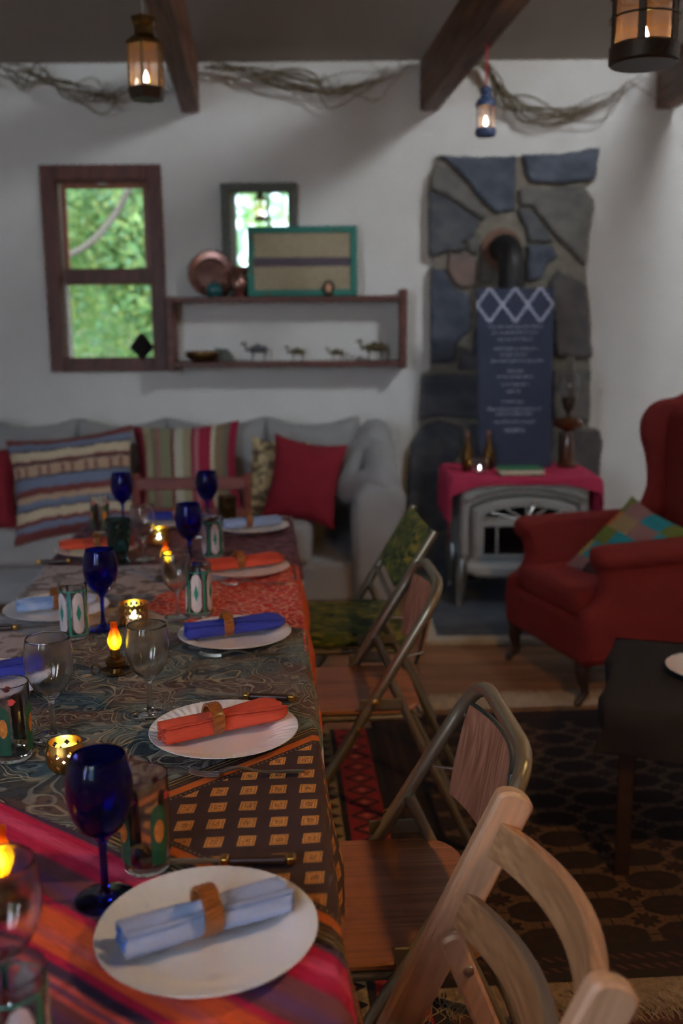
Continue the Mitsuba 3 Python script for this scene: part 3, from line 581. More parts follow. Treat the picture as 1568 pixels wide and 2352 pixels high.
one('tiny_ornament', 'tiny pale ornament on the lower shelf between the two right camels', 'ornament', xf(rev([(0, 0), (.012, 0), (.008, .01), (.011, .022), (.006, .032), (0, .034)], 14), at(.075, 6.02, 1.279)), 'pale_stone')

# ---------------------------------------------------------------- twig garlands
rg = np.random.default_rng(12)
def garland(lab, pts, seed):
    g = thing('twig_garland', lab, 'garland', 'twig garlands under the ceiling'); R = np.random.default_rng(seed)
    base = spline([(x, 6.06, z) for x, z in pts], 10); n = len(base)
    for k in range(11):
        a = R.integers(0, max(1, n // 3)); b = R.integers(n * 2 // 3, n); q = base[a:b].copy(); t = np.linspace(0, 1, len(q))
        kn_ = R.integers(5, 9); off = R.normal(size=(kn_, 2)) * [.034, .022]; off[0] *= .4; off[-1] *= .4; ss = spline(np.column_stack([np.linspace(0, 1, kn_), off]), 12)
        q[:, 2] += np.interp(t, ss[:, 0], ss[:, 1]) - .05 * t * (1 - t) * 4 * R.random(); q[:, 1] += np.interp(t, ss[:, 0], ss[:, 2]) - .02
        q[:, 2] = np.minimum(q[:, 2], 2.96)
        q[:, 1] = np.minimum(q[:, 1], YW - .01)
        part(g, 'twig', tube(q, np.linspace(.0065, .0025, len(q)) * R.uniform(.6, 1.1), 5), 'twig', 60)
    for k in range(12):
        p = base[R.integers(2, n - 2)]; d = np.array([R.uniform(-1, 1), R.uniform(-.5, .05), R.uniform(-.9, .5)]) * .16
        q = spline([p, p + d * .5 + R.normal(size=3) * .02, p + d], 6); q[:, 1] = np.minimum(q[:, 1], YW - .01); q[:, 2] = np.minimum(q[:, 2], 2.97)
        part(g, 'sprig', tube(q, np.linspace(.0035, .0012, len(q)), 5), 'twig', 60)
garland('twisted bare twig garland above the small window', [(-2.3, 2.93), (-1.92, 2.95), (-1.777, 2.921), (-1.631, 2.885), (-1.435, 2.825), (-1.312, 2.801), (-1.211, 2.824), (-1.013, 2.80), (-.92, 2.82)], 1)
garland('twisted bare twig garland between the two middle beams', [(-.76, 2.965), (-.61, 2.936), (-.438, 2.895), (-.14, 2.874), (-.041, 2.827), (.183, 2.848), (.308, 2.918), (.44, 2.951)], 2)
garland('twisted bare twig garland hanging above the stone panel', [(.70, 2.955), (.829, 2.937), (.905, 2.843), (1.007, 2.748), (1.183, 2.70), (1.383, 2.698), (1.555, 2.768), (1.652, 2.838), (1.82, 2.90)], 3)

# ---------------------------------------------------------------- hanging lanterns
def ring(n, r): return [(r * math.cos(a), r * math.sin(a)) for a in np.arange(n) * 2 * math.pi / n + math.pi / n]
hl = thing('hexagonal_lantern', 'hanging hexagonal brass lantern with a lit candle under the left beam', 'lantern'); c = (-.652, 3.6, 2.245)
hx = lambda r, z0, z1, r1=None: xf(lathe([(0, z0), (r, z0), (r1 or r, z1), (0, z1)], 6), at(*c, .5))
part(hl, 'base', cat(hx(.058, 0, .03, .064), hx(.064, .03, .036)), 'lantern_dark', False)
part(hl, 'roof', cat(hx(.066, .172, .182), hx(.064, .182, .206, .034), hx(.034, .206, .232), hx(.036, .232, .246, .042), hx(.043, .246, .262)), 'brass_dark', False)
for i, (x, y) in enumerate([(.059 * math.cos(a + .5), .059 * math.sin(a + .5)) for a in np.arange(6) * math.pi / 3]): part(hl, 'post', box(c[0] + x - .0035, c[0] + x + .0035, c[1] + y - .0035, c[1] + y + .0035, c[2] + .034, c[2] + .174), 'brass_dark', False)
for i in range(6):
    a0, a1 = i * math.pi / 3 + .5, (i + 1) * math.pi / 3 + .5; p = [np.array([c[0] + .057 * math.cos(a), c[1] + .057 * math.sin(a)]) for a in (a0, a1)]
    part(hl, 'pane', TM([(*p[0], c[2] + .036), (*p[1], c[2] + .036), (*p[1], c[2] + .172), (*p[0], c[2] + .172)], [(0, 1, 2), (0, 2, 3)]), 'lantern_glass', False)
part(hl, 'candle', xf(rev([(0, .036), (.03, .036), (.03, .05), (0, .05)], 20), at(*c)), 'wax'); flame(hl, (c[0], c[1], c[2] + .052), 1.7, power=1.3)
part(hl, 'hanging_wire', tube([(c[0], c[1], c[2] + .262), (c[0] - .006, c[1], c[2] + .31), (c[0], c[1], 2.62)], .004, 6), 'steel')
rb = thing('red_ribbon', 'red ribbon tied round the left beam that holds the brass lantern', 'ribbon'); bxm = bx_at(-.862, 3.6)
put(rb, cat(box(bxm - .06, bxm + .06, 3.575, 3.625, 2.706, 2.712), box(bxm - .062, bxm - .056, 3.575, 3.625, 2.706, 2.98), box(bxm + .056, bxm + .062, 3.575, 3.625, 2.706, 2.98), prism([(bxm - .06, 3.575), (bxm + .06, 3.575), (bxm + .06, 3.625), (bxm - .06, 3.625)], .004).apply_translation((0, 0, 2.984)), xf(prism([(-.035, .13), (.055, .13), (.012, 0), (-.012, .02)], .012, .004), XZ(3.6) @ frame((c[0] + .002, 2.575, 0)))), 'ribbon_red', False)
bl = thing('blue_lantern', 'small blue metal lantern with a lit candle hanging above the stone panel', 'lantern'); c = (.665, 4.75, 2.322)
part(bl, 'base', xf(rev([(0, 0), (.04, 0), (.046, .01), (.046, .026), (.042, .032), (0, .032)]), at(*c)), 'lantern_blue')
part(bl, 'roof', xf(rev([(.0, .128), (.047, .128), (.047, .136), (.04, .15), (.022, .17), (.019, .184), (.024, .188), (.026, .2), (.018, .21), (0, .214)]), at(*c)), 'lantern_blue')
for a in np.arange(4) * math.pi / 2 + .4: part(bl, 'post', tube([(c[0] + .043 * math.cos(a), c[1] + .043 * math.sin(a), c[2] + .03), (c[0] + .043 * math.cos(a), c[1] + .043 * math.sin(a), c[2] + .13)], .003, 6), 'lantern_blue')
part(bl, 'glass', xf(lathe([(.04, .032), (.04, .128)], 24), at(*c)), 'lantern_glass', True); part(bl, 'candle', xf(rev([(0, .032), (.018, .032), (.018, .042), (0, .042)], 16), at(*c)), 'wax'); flame(bl, (c[0], c[1], c[2] + .045), 1.7, power=.8)
part(bl, 'string', tube([(c[0], c[1], c[2] + .21), (c[0], c[1], 2.712)], .0035, 6), 'ribbon_red', label='red hanging string')
def big_lantern(lab, c, top):
    k = thing('caged_lantern', lab, 'lantern')
    part(k, 'base', xf(rev([(0, 0), (.085, 0), (.092, .006), (.092, .045), (.086, .05), (.08, .05), (.08, .02), (0, .02)], 36), at(*c)), 'lantern_dark')
    for a in np.arange(6) * math.pi / 3 + .16: part(k, 'post', xf(box(-.01, .01, -.003, .003, .045, .245, .002), at(c[0] + .088 * math.cos(a), c[1] + .088 * math.sin(a), c[2], a + math.pi / 2)), 'lantern_dark', False)
    for z in (.115, .175, .235): part(k, 'hoop', xf(tube([(.092 * math.cos(a), .092 * math.sin(a), z) for a in np.arange(36) * math.pi / 18], .0028, 6, True), at(*c)), 'lantern_dark')
    part(k, 'glass', xf(lathe([(.074, .022), (.074, .24)], 32), at(*c)), 'lantern_glass', True)
    part(k, 'roof', xf(rev([(0, .24), (.098, .24), (.098, .25), (.05, .29), (.03, .3), (.034, .33), (0, .34)], 36), at(*c)), 'lantern_dark')
    part(k, 'candle', xf(rev([(0, .02), (.03, .02), (.03, .046), (0, .046)], 20), at(*c)), 'wax')
    flame(k, (c[0], c[1], c[2] + .048), 2.2, power=.9)
    part(k, 'chain', tube([(c[0], c[1], c[2] + .335), (c[0], c[1], top)], .004, 6), 'lantern_dark')
big_lantern('large dark caged lantern with a lit candle hanging at the top right', (.818, 2.845, 2.162), 2.712)
# ---------------------------------------------------------------- sofa and its pillows
sofa = thing('sofa', 'light grey fabric sofa with loose back cushions against the far wall', 'sofa')
part(sofa, 'base', cat(rbox(-2.95, .1, 5.18, 6.08, .02, .24, .03), rbox(-2.95, .1, 5.85, 6.1, .2, .85, .06)), 'sofa_fabric')
for i in range(3):
    c = -2.42 + i * .905
    m = rbox(c - .448, c + .448, 5.08, 5.92, .245, .45, .05); part(sofa, 'seat_cushion', m, 'sofa_fabric', 40)
for i, (a, b) in enumerate([(-2.62, -2.06), (-2.08, -1.52), (-1.54, -1.0), (-1.03, -.43), (-.45, .11)]):
    m, uv = cushion(b - a + .02, .56, .27, .0, .05, 30, i, .07, 3.4, .06)
    part(sofa, 'back_cushion', xf(m, lean((a + b) / 2, 5.74, .43, .16) @ frame((0, .28, 0))), 'sofa_fabric', True, uv)
armp = [(.07, .01), (.30, .01), (.30, .45), (.335, .52), (.34, .6), (.305, .665), (.22, .69), (.13, .675), (.07, .6), (.05, .45)]
for sx, x0 in ((1, 0), (-1, -2.85)):
    part(sofa, 'arm', xf(prism([(x0 + sx * x, z) for x, z in armp], .98, .035, True), XZ(6.08)), 'sofa_fabric', 75)
part(sofa, 'arm_pad', solid([((.05, 5.42, .60), .085, (.19, 5.8, .86), .09), ((.22, 5.2, .67), .09, (.21, 5.82, .86), .09), ((.05, 5.42, .60), .085, (.22, 5.2, .67), .09), ((.1, 5.65, .72), .12, (.2, 5.62, .84), .1)], .035, 12), 'sofa_fabric', True, label='puffy overstuffed arm pad')
def sd(p, f): return dr.abs(p) - f
def kilim_pillow(p, n, uv):
    t = 1 - uv.y; j = dr.floor(uv.x * 22); tooth = mikit.cell_rand(j, dr.floor(t * 8)) * .018
    cr, sl, mr, nv, tan = C(206, 190, 160), C(108, 118, 138), C(112, 58, 54), C(56, 50, 62), C(178, 150, 124)
    c = bands(t + tooth * smoothstep(.0, .02, dr.abs(uv.x * 22 - j - .5)), [(0, mr), (.07, sl, .006), (.13, nv, .004), (.15, cr, .005), (.24, mr, .006), (.27, nv, .004), (.29, tan, .005), (.40, nv, .004), (.42, sl, .004), (.53, mr, .006), (.60, tan, .006), (.66, sl, .004), (.72, nv, .004), (.74, cr, .005), (.83, mr, .006), (.87, sl, .005), (.93, mr, .006)])
    blk = smoothstep(.02, .0, dr.abs(dr.abs(uv.x * 5 - dr.floor(uv.x * 5) - .5) - .2) - .06) * smoothstep(.055, .045, dr.abs(t - .345))
    return mix(c, mr, blk * .85) * (0.8 + .35 * noise(p.x * 260, p.y * 260, p.z * 260))
mat('kilim_pillow_cloth', kilim_pillow, .95)
mat('striped_pillow_cloth', lambda p, n, uv: bands(uv.x, [(0, C(110, 26, 44)), (.05, C(146, 40, 62), .004), (.09, C(170, 160, 130), .004), (.16, C(120, 112, 84), .004), (.21, C(150, 90, 96), .003), (.24, C(130, 128, 98), .004), (.36, C(98, 34, 44), .003), (.39, C(188, 184, 164), .004), (.48, C(150, 142, 110), .004), (.56, C(130, 44, 62), .004), (.60, C(172, 108, 112), .003), (.64, C(148, 34, 58), .004), (.76, C(196, 186, 160), .004), (.80, C(126, 106, 82), .004), (.88, C(100, 96, 80), .004), (.93, C(134, 22, 50), .004)]) * (.82 + .3 * noise(p.x * 300, p.y * 300, p.z * 300)), .95)
mat('gold_pillow_cloth', lambda p, n, uv: mix(C(188, 170, 128), C(92, 76, 52), smoothstep(.45, .6, fbm(p.x * 34, p.y * 34, p.z * 34))), .8)
def pil(name, lab, m_, w, h, t, x, y, z, tilt, rot, seed=0, ears=.07, M=None):
    m, uv = cushion(w, h, t, ears, 0, 24, seed, .02)
    c, s = math.cos(rot), math.sin(rot)
    return one(name, lab, 'pillow', xf(m, lean(x, y, z, tilt) @ frame((0, 0, 0), (c, s, 0), (-s, c, 0))), m_, None, True, uv)
pil('pillow', 'large kilim pillow with horizontal blue cream and maroon stripes on the sofa', 'kilim_pillow_cloth', .63, .53, .2, -1.40, 5.16, .675, .32, .12, 1)
pil('pillow', 'pillow with vertical crimson olive and cream stripes on the sofa', 'striped_pillow_cloth', .56, .5, .17, -.855, 5.5, .70, .3, .05, 2)
pil('pillow', 'plain crimson square pillow beside the right sofa arm', 'red_fabric', .37, .43, .15, -.2, 5.36, .655, .3, -.17, 3, .1)
pil('pillow', 'narrow pale gold patterned pillow tucked behind the crimson pillow', 'gold_pillow_cloth', .30, .42, .12, -.36, 5.48, .655, .3, -.1, 4)
pil('pillow', 'dark red pillow at the left end of the sofa beside the kilim pillow', 'wine_fabric', .5, .42, .17, -1.97, 5.22, .65, .3, .0, 5)
pil('pillow', 'small mustard yellow pillow lying before the kilim pillow', 'yellow_fabric', .24, .15, .11, -1.28, 5.16, .50, .7, .1, 6)

# ---------------------------------------------------------------- armchair and what lies on it
ach = thing('armchair', 'red velvet wingback armchair with curved dark legs beside the stove', 'armchair')
AX, AY = np.array([.304, -.953, 0]), np.array([.953, .304, 0]); AO = np.array([.825, 4.0, 0])   # x to the near side, y to the back, seen from the sitter's front edge
AM = frame(AO, AX, AY)
av = lambda m: xf(m, AM)
part(ach, 'seat_frame', av(rbox(-.33, .33, 0, .86, .17, .35, .03)), 'velvet')
part(ach, 'seat_cushion', av(rbox(-.26, .26, .015, .74, .335, .455, .045)), 'velvet', 40)
side = [(.015, .17), (.0, .28), (.01, .38), (.055, .41), (.085, .46), (.08, .53), (.05, .58), (.045, .615), (.075, .64), (.25, .645), (.78, .64), (.86, .5), (.86, .17)]
for sx in (-1, 1):
    part(ach, 'arm', av(xf(prism(spline(side, 4), .09, .025, True), YZ(sx * .30 - .045))), 'velvet', 60)
    part(ach, 'arm_roll', av(solid([((sx * .325, .09, .60), .05, (sx * .33, .78, .60), .05)], .03, 4)), 'velvet', True)
    wing = [(.36, .60), (.44, .66), (.485, .76), (.475, .88), (.44, .99), (.445, 1.07), (.50, 1.13), (.60, 1.15), (.72, 1.13), (.74, .6)]
    part(ach, 'wing', av(xf(prism([(y + .20, z) for y, z in spline(wing, 5)], .075, .03, True), YZ(sx * .285 - .0375))), 'velvet', 60)
    part(ach, 'leg', av(solid([((sx * .27, .05, .2), .04, (sx * .285, .03, .13), .028), ((sx * .285, .03, .13), .028, (sx * .29, .045, .05), .016), ((sx * .29, .045, .05), .016, (sx * .295, .01, .016), .015)])), 'wood_dark', label='curved dark wooden front leg')
    part(ach, 'leg', av(solid([((sx * .27, .80, .2), .03, (sx * .27, .88, .014), .014)])), 'wood_dark', label='dark wooden rear leg')
part(ach, 'backrest', av(rbox(-.30, .30, .75, .93, .3, 1.13, .07)), 'velvet', 40)
PAL = [C(206, 110, 44), C(118, 132, 54), C(36, 156, 168), C(176, 150, 104), C(88, 44, 44), C(34, 84, 140), C(186, 172, 96), C(164, 120, 118)]
def patch(p, n, uv):
    r = dr.floor(uv.x * 5); x = uv.y * 3.4 + mikit.cell_rand(r, 3) * .9; k = mikit.cell_rand(r, dr.floor(x), 3); c = mi.Color3f(PAL[0])
    for i, q in enumerate(PAL[1:]): c = dr.select(k > (i + 1) / 8, mi.Color3f(q), c)
    return c * (.42 + .18 * noise(p.x * 300, p.y * 300, p.z * 300))
mat('patchwork_cloth', patch, .9)
m, uv = cushion(.43, .43, .12, .05, 0, 24, 8, .03); c, s = math.cos(1.28), math.sin(1.28)
pz = unit((-.62, -.45, .75)); px = unit(np.cross((0, 0, 1), pz)); py = np.cross(pz, px)
one('pillow', 'patchwork pillow of orange green turquoise and blue pieces lying on the armchair', 'pillow', xf(m, frame((1.20, 4.06, .54), px, py, pz) @ frame((0, 0, 0), (c, s, 0), (-s, c, 0))), 'patchwork_cloth', None, True, uv)

# dark side table at the right edge with a plate
dt = thing('side_table', 'low table under a black cloth at the right edge beside the armchair', 'table')
TX = frame((.86, 3.07, 0), (.953, -.304, 0), (-.304, -.953, 0), (0, 0, -1)); TXu = frame((.87, 3.05, 0), (.953, -.304, 0), (.304, .953, 0))
part(dt, 'top', xf(rbox(0, .85, -.62, 0, .47, .495, .008), TXu), 'wood_dark')
for (x, y) in [(.06, -.06), (.79, -.06), (.06, -.56), (.79, -.56)]: part(dt, 'leg', xf(box(x - .02, x + .02, y - .02, y + .02, 0, .47, .003), TXu), 'wood_dark')
def btab(s, t):                                       # cloth over the low table: s across the depth, t along its length
    def edge(q, L): return (q, 0.0) if 0 <= q <= L else (0.0 if q < 0 else L, -q if q < 0 else q - L)
    x, dx = edge(t, .85); y, dy = edge(s, .62); d = max(dx, dy); fl = .012 + .012 * math.sin(t * 22 + s * 19)
    return (x + (-fl if t < 0 else fl if t > .85 else 0), -.62 + y + (-fl if s < 0 else fl if s > .62 else 0), .499 - d)
m, uv = sheet(btab, np.concatenate([np.linspace(-.12, 0, 6), np.linspace(.03, .59, 12), np.linspace(.62, .74, 6)]), np.concatenate([np.linspace(-.12, 0, 6), np.linspace(.03, .82, 16), np.linspace(.85, .97, 6)]))
one('black_tablecloth', 'black cloth hanging over the low table at the right edge', 'cloth', xf(m, TXu), 'black_cloth', smooth=True)

# ---------------------------------------------------------------- dining table and its cloths
TU, TV, TO = np.array([.9977, .0684, 0]), np.array([-.0684, .9977, 0]), np.array([-.008, 1.0, 0])
TW, TA = .778, math.atan2(.0684, .9977)
def tp(u, v, z=0.0): return TO + TU * u + TV * v + np.array([0, 0, z])
TF = frame(TO, TU, TV)
tbl = thing('dining_table', 'long narrow dining table laid for dinner under layered patterned cloths', 'table')
part(tbl, 'tabletop', xf(box(-TW, 0, -.5, 2.89, .715, .744, .006), TF), 'wood_red')
for u in (-.70, -.08):
    for v in (-.4, 1.15, 2.75): part(tbl, 'leg', xf(tube([(u, v, 0), (u, v, .716)], .017, 10), TF), 'iron_black')
wr = lambda u, v: .0007 * math.sin(9 * u + 4 * v) * math.sin(7 * v + 2 * u) + .0004 * math.sin(31 * u - 17 * v)
def tmap(u, v, lay):
    z0 = .7455 + lay * .0008; R = .010 + lay * .0008; q = R * math.pi / 2
    def side_(d):
        if d <= 0: return 0.0, 0.0
        if d < q: return R * math.sin(d / R), R * (1 - math.cos(d / R))
        f = d - q; w = .010 * math.sin(v * 13 + .6) + .006 * math.sin(v * 29); return R + (.012 + w) * min(1, f / .12) + .02 * f, R + f
    if u > 0: o, dz = side_(u); return (o, v, z0 - dz + wr(0, v))
    if u < -TW: o, dz = side_(-TW - u); return (-TW - o, v, z0 - dz + wr(-TW, v))
    return (u, v, z0 + wr(u, v))
def tcloth(name, lab, poly, lay, m_, step=.02):
    pts, t = area(poly, step); P = np.array([tmap(a, b, lay) for a, b in pts])
    return one(name, lab, 'tablecloth', xf(TM(P, t), TF), m_, None, True, pts)
tcloth('tablecloth', 'plain white undercloth hanging below the patterned cloths along the dining table edge', [(-1.06, -.48), (.28, -.48), (.28, 2.88), (-1.06, 2.88)], 0, 'linen_white', .03)
mat('grey_cloth', lambda p, n, uv: mix(C(140, 134, 134), C(92, 88, 88), smoothstep(.5, .68, fbm(uv.x * 34, uv.y * 34, 1.0))) * (.85 + .25 * noise(p.x * 500, p.y * 500, 1.0)), .95)
tcloth('tablecloth', 'grey mottled tablecloth on the left middle of the dining table', [(-1.0, 1.0), (-.45, 1.2), (-.20, 1.35), (-.30, 1.9), (-.30, 2.2), (-1.0, 2.2)], 1, 'grey_cloth')
mat('plum_cloth', lambda p, n, uv: mix(C(96, 62, 72), C(56, 34, 44), smoothstep(.4, .65, fbm(uv.x * 40, uv.y * 40, 3.0))) * (.85 + .3 * noise(p.x * 500, p.y * 500, 1.0)), .95)
tcloth('tablecloth', 'dark plum tablecloth at the far end of the dining table', [(-1.0, 2.13), (-.3, 2.08), (-.15, 1.80), (.14, 1.90), (.16, 2.86), (-1.0, 2.86)], 2, 'plum_cloth')
def redcl(p, n, uv):
    x, y = uv.x + .02 * noise(uv.x * 40, uv.y * 40, 1.0), uv.y + .02 * noise(uv.x * 40, uv.y * 40, 9.0)
    d1, d2, k = voronoi(x * 38, y * 38); net = smoothstep(.24, .05, d2 - d1); edge = smoothstep(.0, .05, uv.x)
    c = mix(mix(C(176, 44, 34), C(150, 34, 40), k), C(226, 170, 140), net * .8 * (1 - edge * .5)); return mix(c, C(214, 96, 34), edge * .6)
mat('red_paisley_cloth', redcl, .95)
tcloth('tablecloth', 'red and cream net patterned tablecloth hanging over the right table edge', [(-.41, 1.60), (-.39, 1.72), (-.30, 1.84), (-.1, 1.93), (.0, 2.05), (.10, 2.1), (.22, 1.95), (.24, .9), (0, 1.2), (-.3, 1.45)], 3, 'red_paisley_cloth')
def paisley(p, n, uv):
    a, b = uv.x * 13 + 3, uv.y * 13
    wx, wy = fbm(a, b, 1.0, 2), fbm(a + 5, b + 9, 4.0, 2)
    h = fbm(a * .8 + wx * 2.4, b * .8 + wy * 2.4, 2.0, 2); d1, d2, k = voronoi(a * .62 + wx * 1.1, b * .62 + wy * 1.1)
    lines = smoothstep(.72, .97, dr.sin(h * 70) * .5 + .5); rings = smoothstep(.5, .95, dr.sin(d1 * 34 + k * 9) * .5 + .5)
    base = mix(mix(C(62, 82, 86), C(38, 48, 54), smoothstep(.35, .65, wx)), C(70, 48, 44), smoothstep(.52, .68, wy) * .75)
    base = mix(base, C(24, 28, 32), smoothstep(.55, .9, noise(uv.x * 120, uv.y * 120, 3.0)) * .7)
    c = mix(base, C(122, 128, 122), lines * .45); c = mix(c, C(146, 140, 120), rings * smoothstep(.3, .1, d1) * .55)
    bigl = smoothstep(.03, .012, dr.abs(d2 - d1 - .1)); c = mix(c, C(150, 142, 116), bigl * .7); return mix(c, C(16, 18, 20), smoothstep(.02, .008, dr.abs(d2 - d1 - .15)) * .8)
mat('paisley_cloth', paisley, .95)
tcloth('tablecloth', 'dark teal paisley tablecloth across the middle of the dining table', [(-1.0, .95), (-.68, 1.187), (-.623, 1.252), (-.491, 1.417), (-.429, 1.467), (-.285, 1.453), (-.001, 1.37), (.07, 1.33), (.13, .80), (.10, .6), (0, .2), (-1, .2)], 4, 'paisley_cloth')
def motif(p, n, uv):
    u, v = uv.x, uv.y
    x = (u + .204 + .15 * 0) / .047 + .5; y = (v - .50) / .0535 + .5; i, j = dr.floor(x), dr.floor(y)
    a, b = (x - i - .5) * .047, (y - j - .5) * .0535; a = a - b * .12
    A, B = dr.abs(a) - .0128, dr.abs(b) - .0145; d = dr.maximum(A, B); notch = dr.maximum(.0035 - dr.abs(a), .0035 - dr.abs(b)) * .0
    pat = smoothstep(.0006, -.0006, d); inner = smoothstep(-.0022, -.0030, d) * smoothstep(-.0042, -.0034, d) + smoothstep(-.0065, -.0072, d) * smoothstep(.35, .6, noise(u * 700, v * 700, 1.0))
    f = mix(C(34, 20, 26), mix(C(206, 140, 68), C(110, 62, 36), inner), pat)
    e1 = (v - (.44 + (u + .36) * .86)) * -.76; e2 = (v - (.345 - (u + .30) * .88)) * .75; e = dr.minimum(e1, e2)      # distance from the two hemmed edges
    dots = smoothstep(.0016, .0006, dr.sqrt(dr.square(e - .053) + dr.square((u * 140 - dr.floor(u * 140) - .5) / 140)))
    c = bands(e, [(-1, C(24, 18, 22)), (.004, C(168, 140, 74), .0008), (.006, C(24, 18, 22), .0008), (.012, C(120, 100, 52), .0008), (.015, C(24, 18, 22), .0008), (.021, C(96, 60, 38), .0008), (.0225, C(24, 18, 22), .0006), (.029, C(190, 96, 36), .001), (.047, C(34, 20, 26), .001)])
    c = mix(c, C(210, 170, 100), dots); return mix(c, f, smoothstep(.058, .060, e)) * (.85 + .3 * noise(p.x * 700, p.y * 700, p.z * 700))
mat('motif_cloth', motif, .95)
tcloth('tablecloth', 'dark maroon tablecloth with rows of small golden squares at the near right table edge', [(-.36, .41), (-.31, .485), (-.233, .551), (-.136, .634), (.004, .755), (.22, .86), (.22, -.12), (-.012, .088), (-.177, .235), (-.30, .345)], 5, 'motif_cloth', .015)
def stripes(p, n, uv):
    s = (.085 - .86 * (uv.x + .023) - uv.y) * .758 + .006 * fbm(uv.x * 9, uv.y * 9, 1.0); nv, cr, pk, br, og, sa, pu = C(40, 30, 56), C(172, 16, 58), C(206, 66, 96), C(84, 44, 56), C(214, 86, 40), C(190, 84, 76), C(72, 44, 84)
    st_ = [(-9, nv)]
    for o in (0.0, .345):
        st_ += [(o + .006, cr, .004), (o + .022, pk, .008), (o + .042, cr, .006), (o + .066, br, .006), (o + .095, pu, .01), (o + .115, br, .008), (o + .128, cr, .004), (o + .14, og, .008), (o + .172, sa, .01), (o + .185, og, .006), (o + .20, cr, .004), (o + .212, nv, .004), (o + .228, sa, .004), (o + .236, pu, .003), (o + .243, sa, .003), (o + .25, br, .003), (o + .262, pu, .004), (o + .278, nv, .004), (o + .29, C(50, 60, 104), .006), (o + .305, nv, .005), (o + .318, cr, .005), (o + .333, pk, .008)]
    return bands(s, st_) * (.78 + .4 * noise(s * 900, (uv.x - uv.y) * 40, 1.0))
mat('striped_cloth', stripes, .9)
tcloth('tablecloth', 'striped magenta orange and purple tablecloth at the near end of the dining table', [(-1.0, .92), (-.5, .494), (-.381, .405), (-.28, .315), (-.174, .227), (-.023, .09), (.06, .03), (.25, -.1), (.25, -.48), (-1.0, -.48)], 6, 'striped_cloth')
ZB = .7513

# ---------------------------------------------------------------- plates and napkins
def plate_mesh(n, amp, cnt, sp):
    m = lathe([(0, .004), (.05, .004), (.055, 0), (.074, 0), (.079, .003), (.095, .009), (.115, .0165), (.1325, .0215), (.1337, .0225), (.1325, .0237), (.124, .0212), (.114, .0186), (.104, .0152), (.095, .012), (.087, .0088), (.08, .007), (.068, .0062), (0, .006)], n)
    v = m.vertices; r = np.hypot(v[:, 0], v[:, 1]); th = np.arctan2(v[:, 1], v[:, 0]); w = np.clip((r - .086) / .008, 0, 1) * np.clip((.1333 - r) / .006, 0, 1) * (v[:, 2] > .006)
    v[:, 2] += amp * np.sin(cnt * th + sp * r) * w; m.vertices = v; return m
PLATE_FL, PLATE_SM = ply(plate_mesh(288, .0016, 48, 90), 'china', True), ply(plate_mesh(288, .00035, 72, 60), 'china', True)
def loft(loops):
    """loops: (k, n, 3) closed rings of the same count; ends capped."""
    L = np.asarray(loops); k, n = L.shape[:2]; f = []
    for i in range(k - 1):
        for j in range(n): l = (j + 1) % n; f += [(i * n + j, i * n + l, (i + 1) * n + l), (i * n + j, (i + 1) * n + l, (i + 1) * n + j)]
    for i in (0, k - 1):
        t = earcut.triangulate_float64(np.ascontiguousarray(L[i][:, 1:3]), np.array([n], np.uint32)).reshape(-1, 3).astype(int) + i * n; f += [tuple(x) for x in t]
    m = TM(L.reshape(-1, 3), f); trimesh.repair.fix_normals(m); return m
def spiral(r0, r1, turns, th, ph, cx, sgn, n=46):
    a = np.linspace(0, turns * 2 * math.pi, n); r = np.linspace(r1, r0, n); A = ph + sgn * a
    o = np.stack([cx + r * np.cos(A), r * np.sin(A)], 1); i = np.stack([cx + (r - th) * np.cos(A), (r - th) * np.sin(A)], 1); return np.vstack([o, i[::-1]])
def napkin(L=.2, R=.0135, flare=1.0, lift=0.0):
    """Two rolls side by side along x, squeezed at the ring; flare widens the +x end."""
    X = np.linspace(-L / 2, L / 2, 17)
    def put_(sec):
        out = []
        for x in X:
            t = x / (L / 2); g = math.exp(-(x / .03)**2); fy = (1 - .25 * g) * (1 + .0 * t) * (1 + (flare - 1) * max(0, t)**1.5); fz = 1 + .05 * g - .28 * (flare > 1.01) * max(0, t)**1.5
            tip = 1 - .35 * (flare > 1.01) * max(0, (t - .75) / .25)**2
            out.append([(x + .004 * math.sin(q[0] * 300) * (abs(t) > .95), q[0] * fy * tip, R + q[1] * fz * tip + lift * max(0, t)) for q in sec])
        return loft(out)
    outer = cat(*[put_(spiral(R * .74, R, 1.12, .0017, math.pi * .5 - s * .4, s * R * .98, s, 40)) for s in (-1, 1)])
    inner = cat(*[put_(spiral(R * .22, R * .72, 1.5, .0022, 1.0 + s, s * R * .98, s, 40)) for s in (-1, 1)])
    return outer, inner
NAPS = {k: napkin(*a) for k, a in {'straight': (.205, .0152, 1.0), 'flared': (.23, .0162, 1.75, .004), 'short': (.19, .0145, 1.25)}.items()}
NAPD = {}
def napd(kind, mo, mi2):
    if (kind, mo) not in NAPD: NAPD[kind, mo] = (ply(NAPS[kind][0], mo, 50), ply(NAPS[kind][1], mi2, 50))
    return NAPD[kind, mo]
RING = ply(xf(lathe([(.0245, -.0105), (.0285, -.0115), (.0296, -.008), (.0290, -.004), (.0298, 0), (.0290, .004), (.0296, .008), (.0285, .0115), (.0245, .0105), (.0238, 0), (.0245, -.0105)], 40), frame((0, 0, .0262), (0, 1, 0), (0, 0, 1), (1, 0, 0))), 'wood_ring', 40)
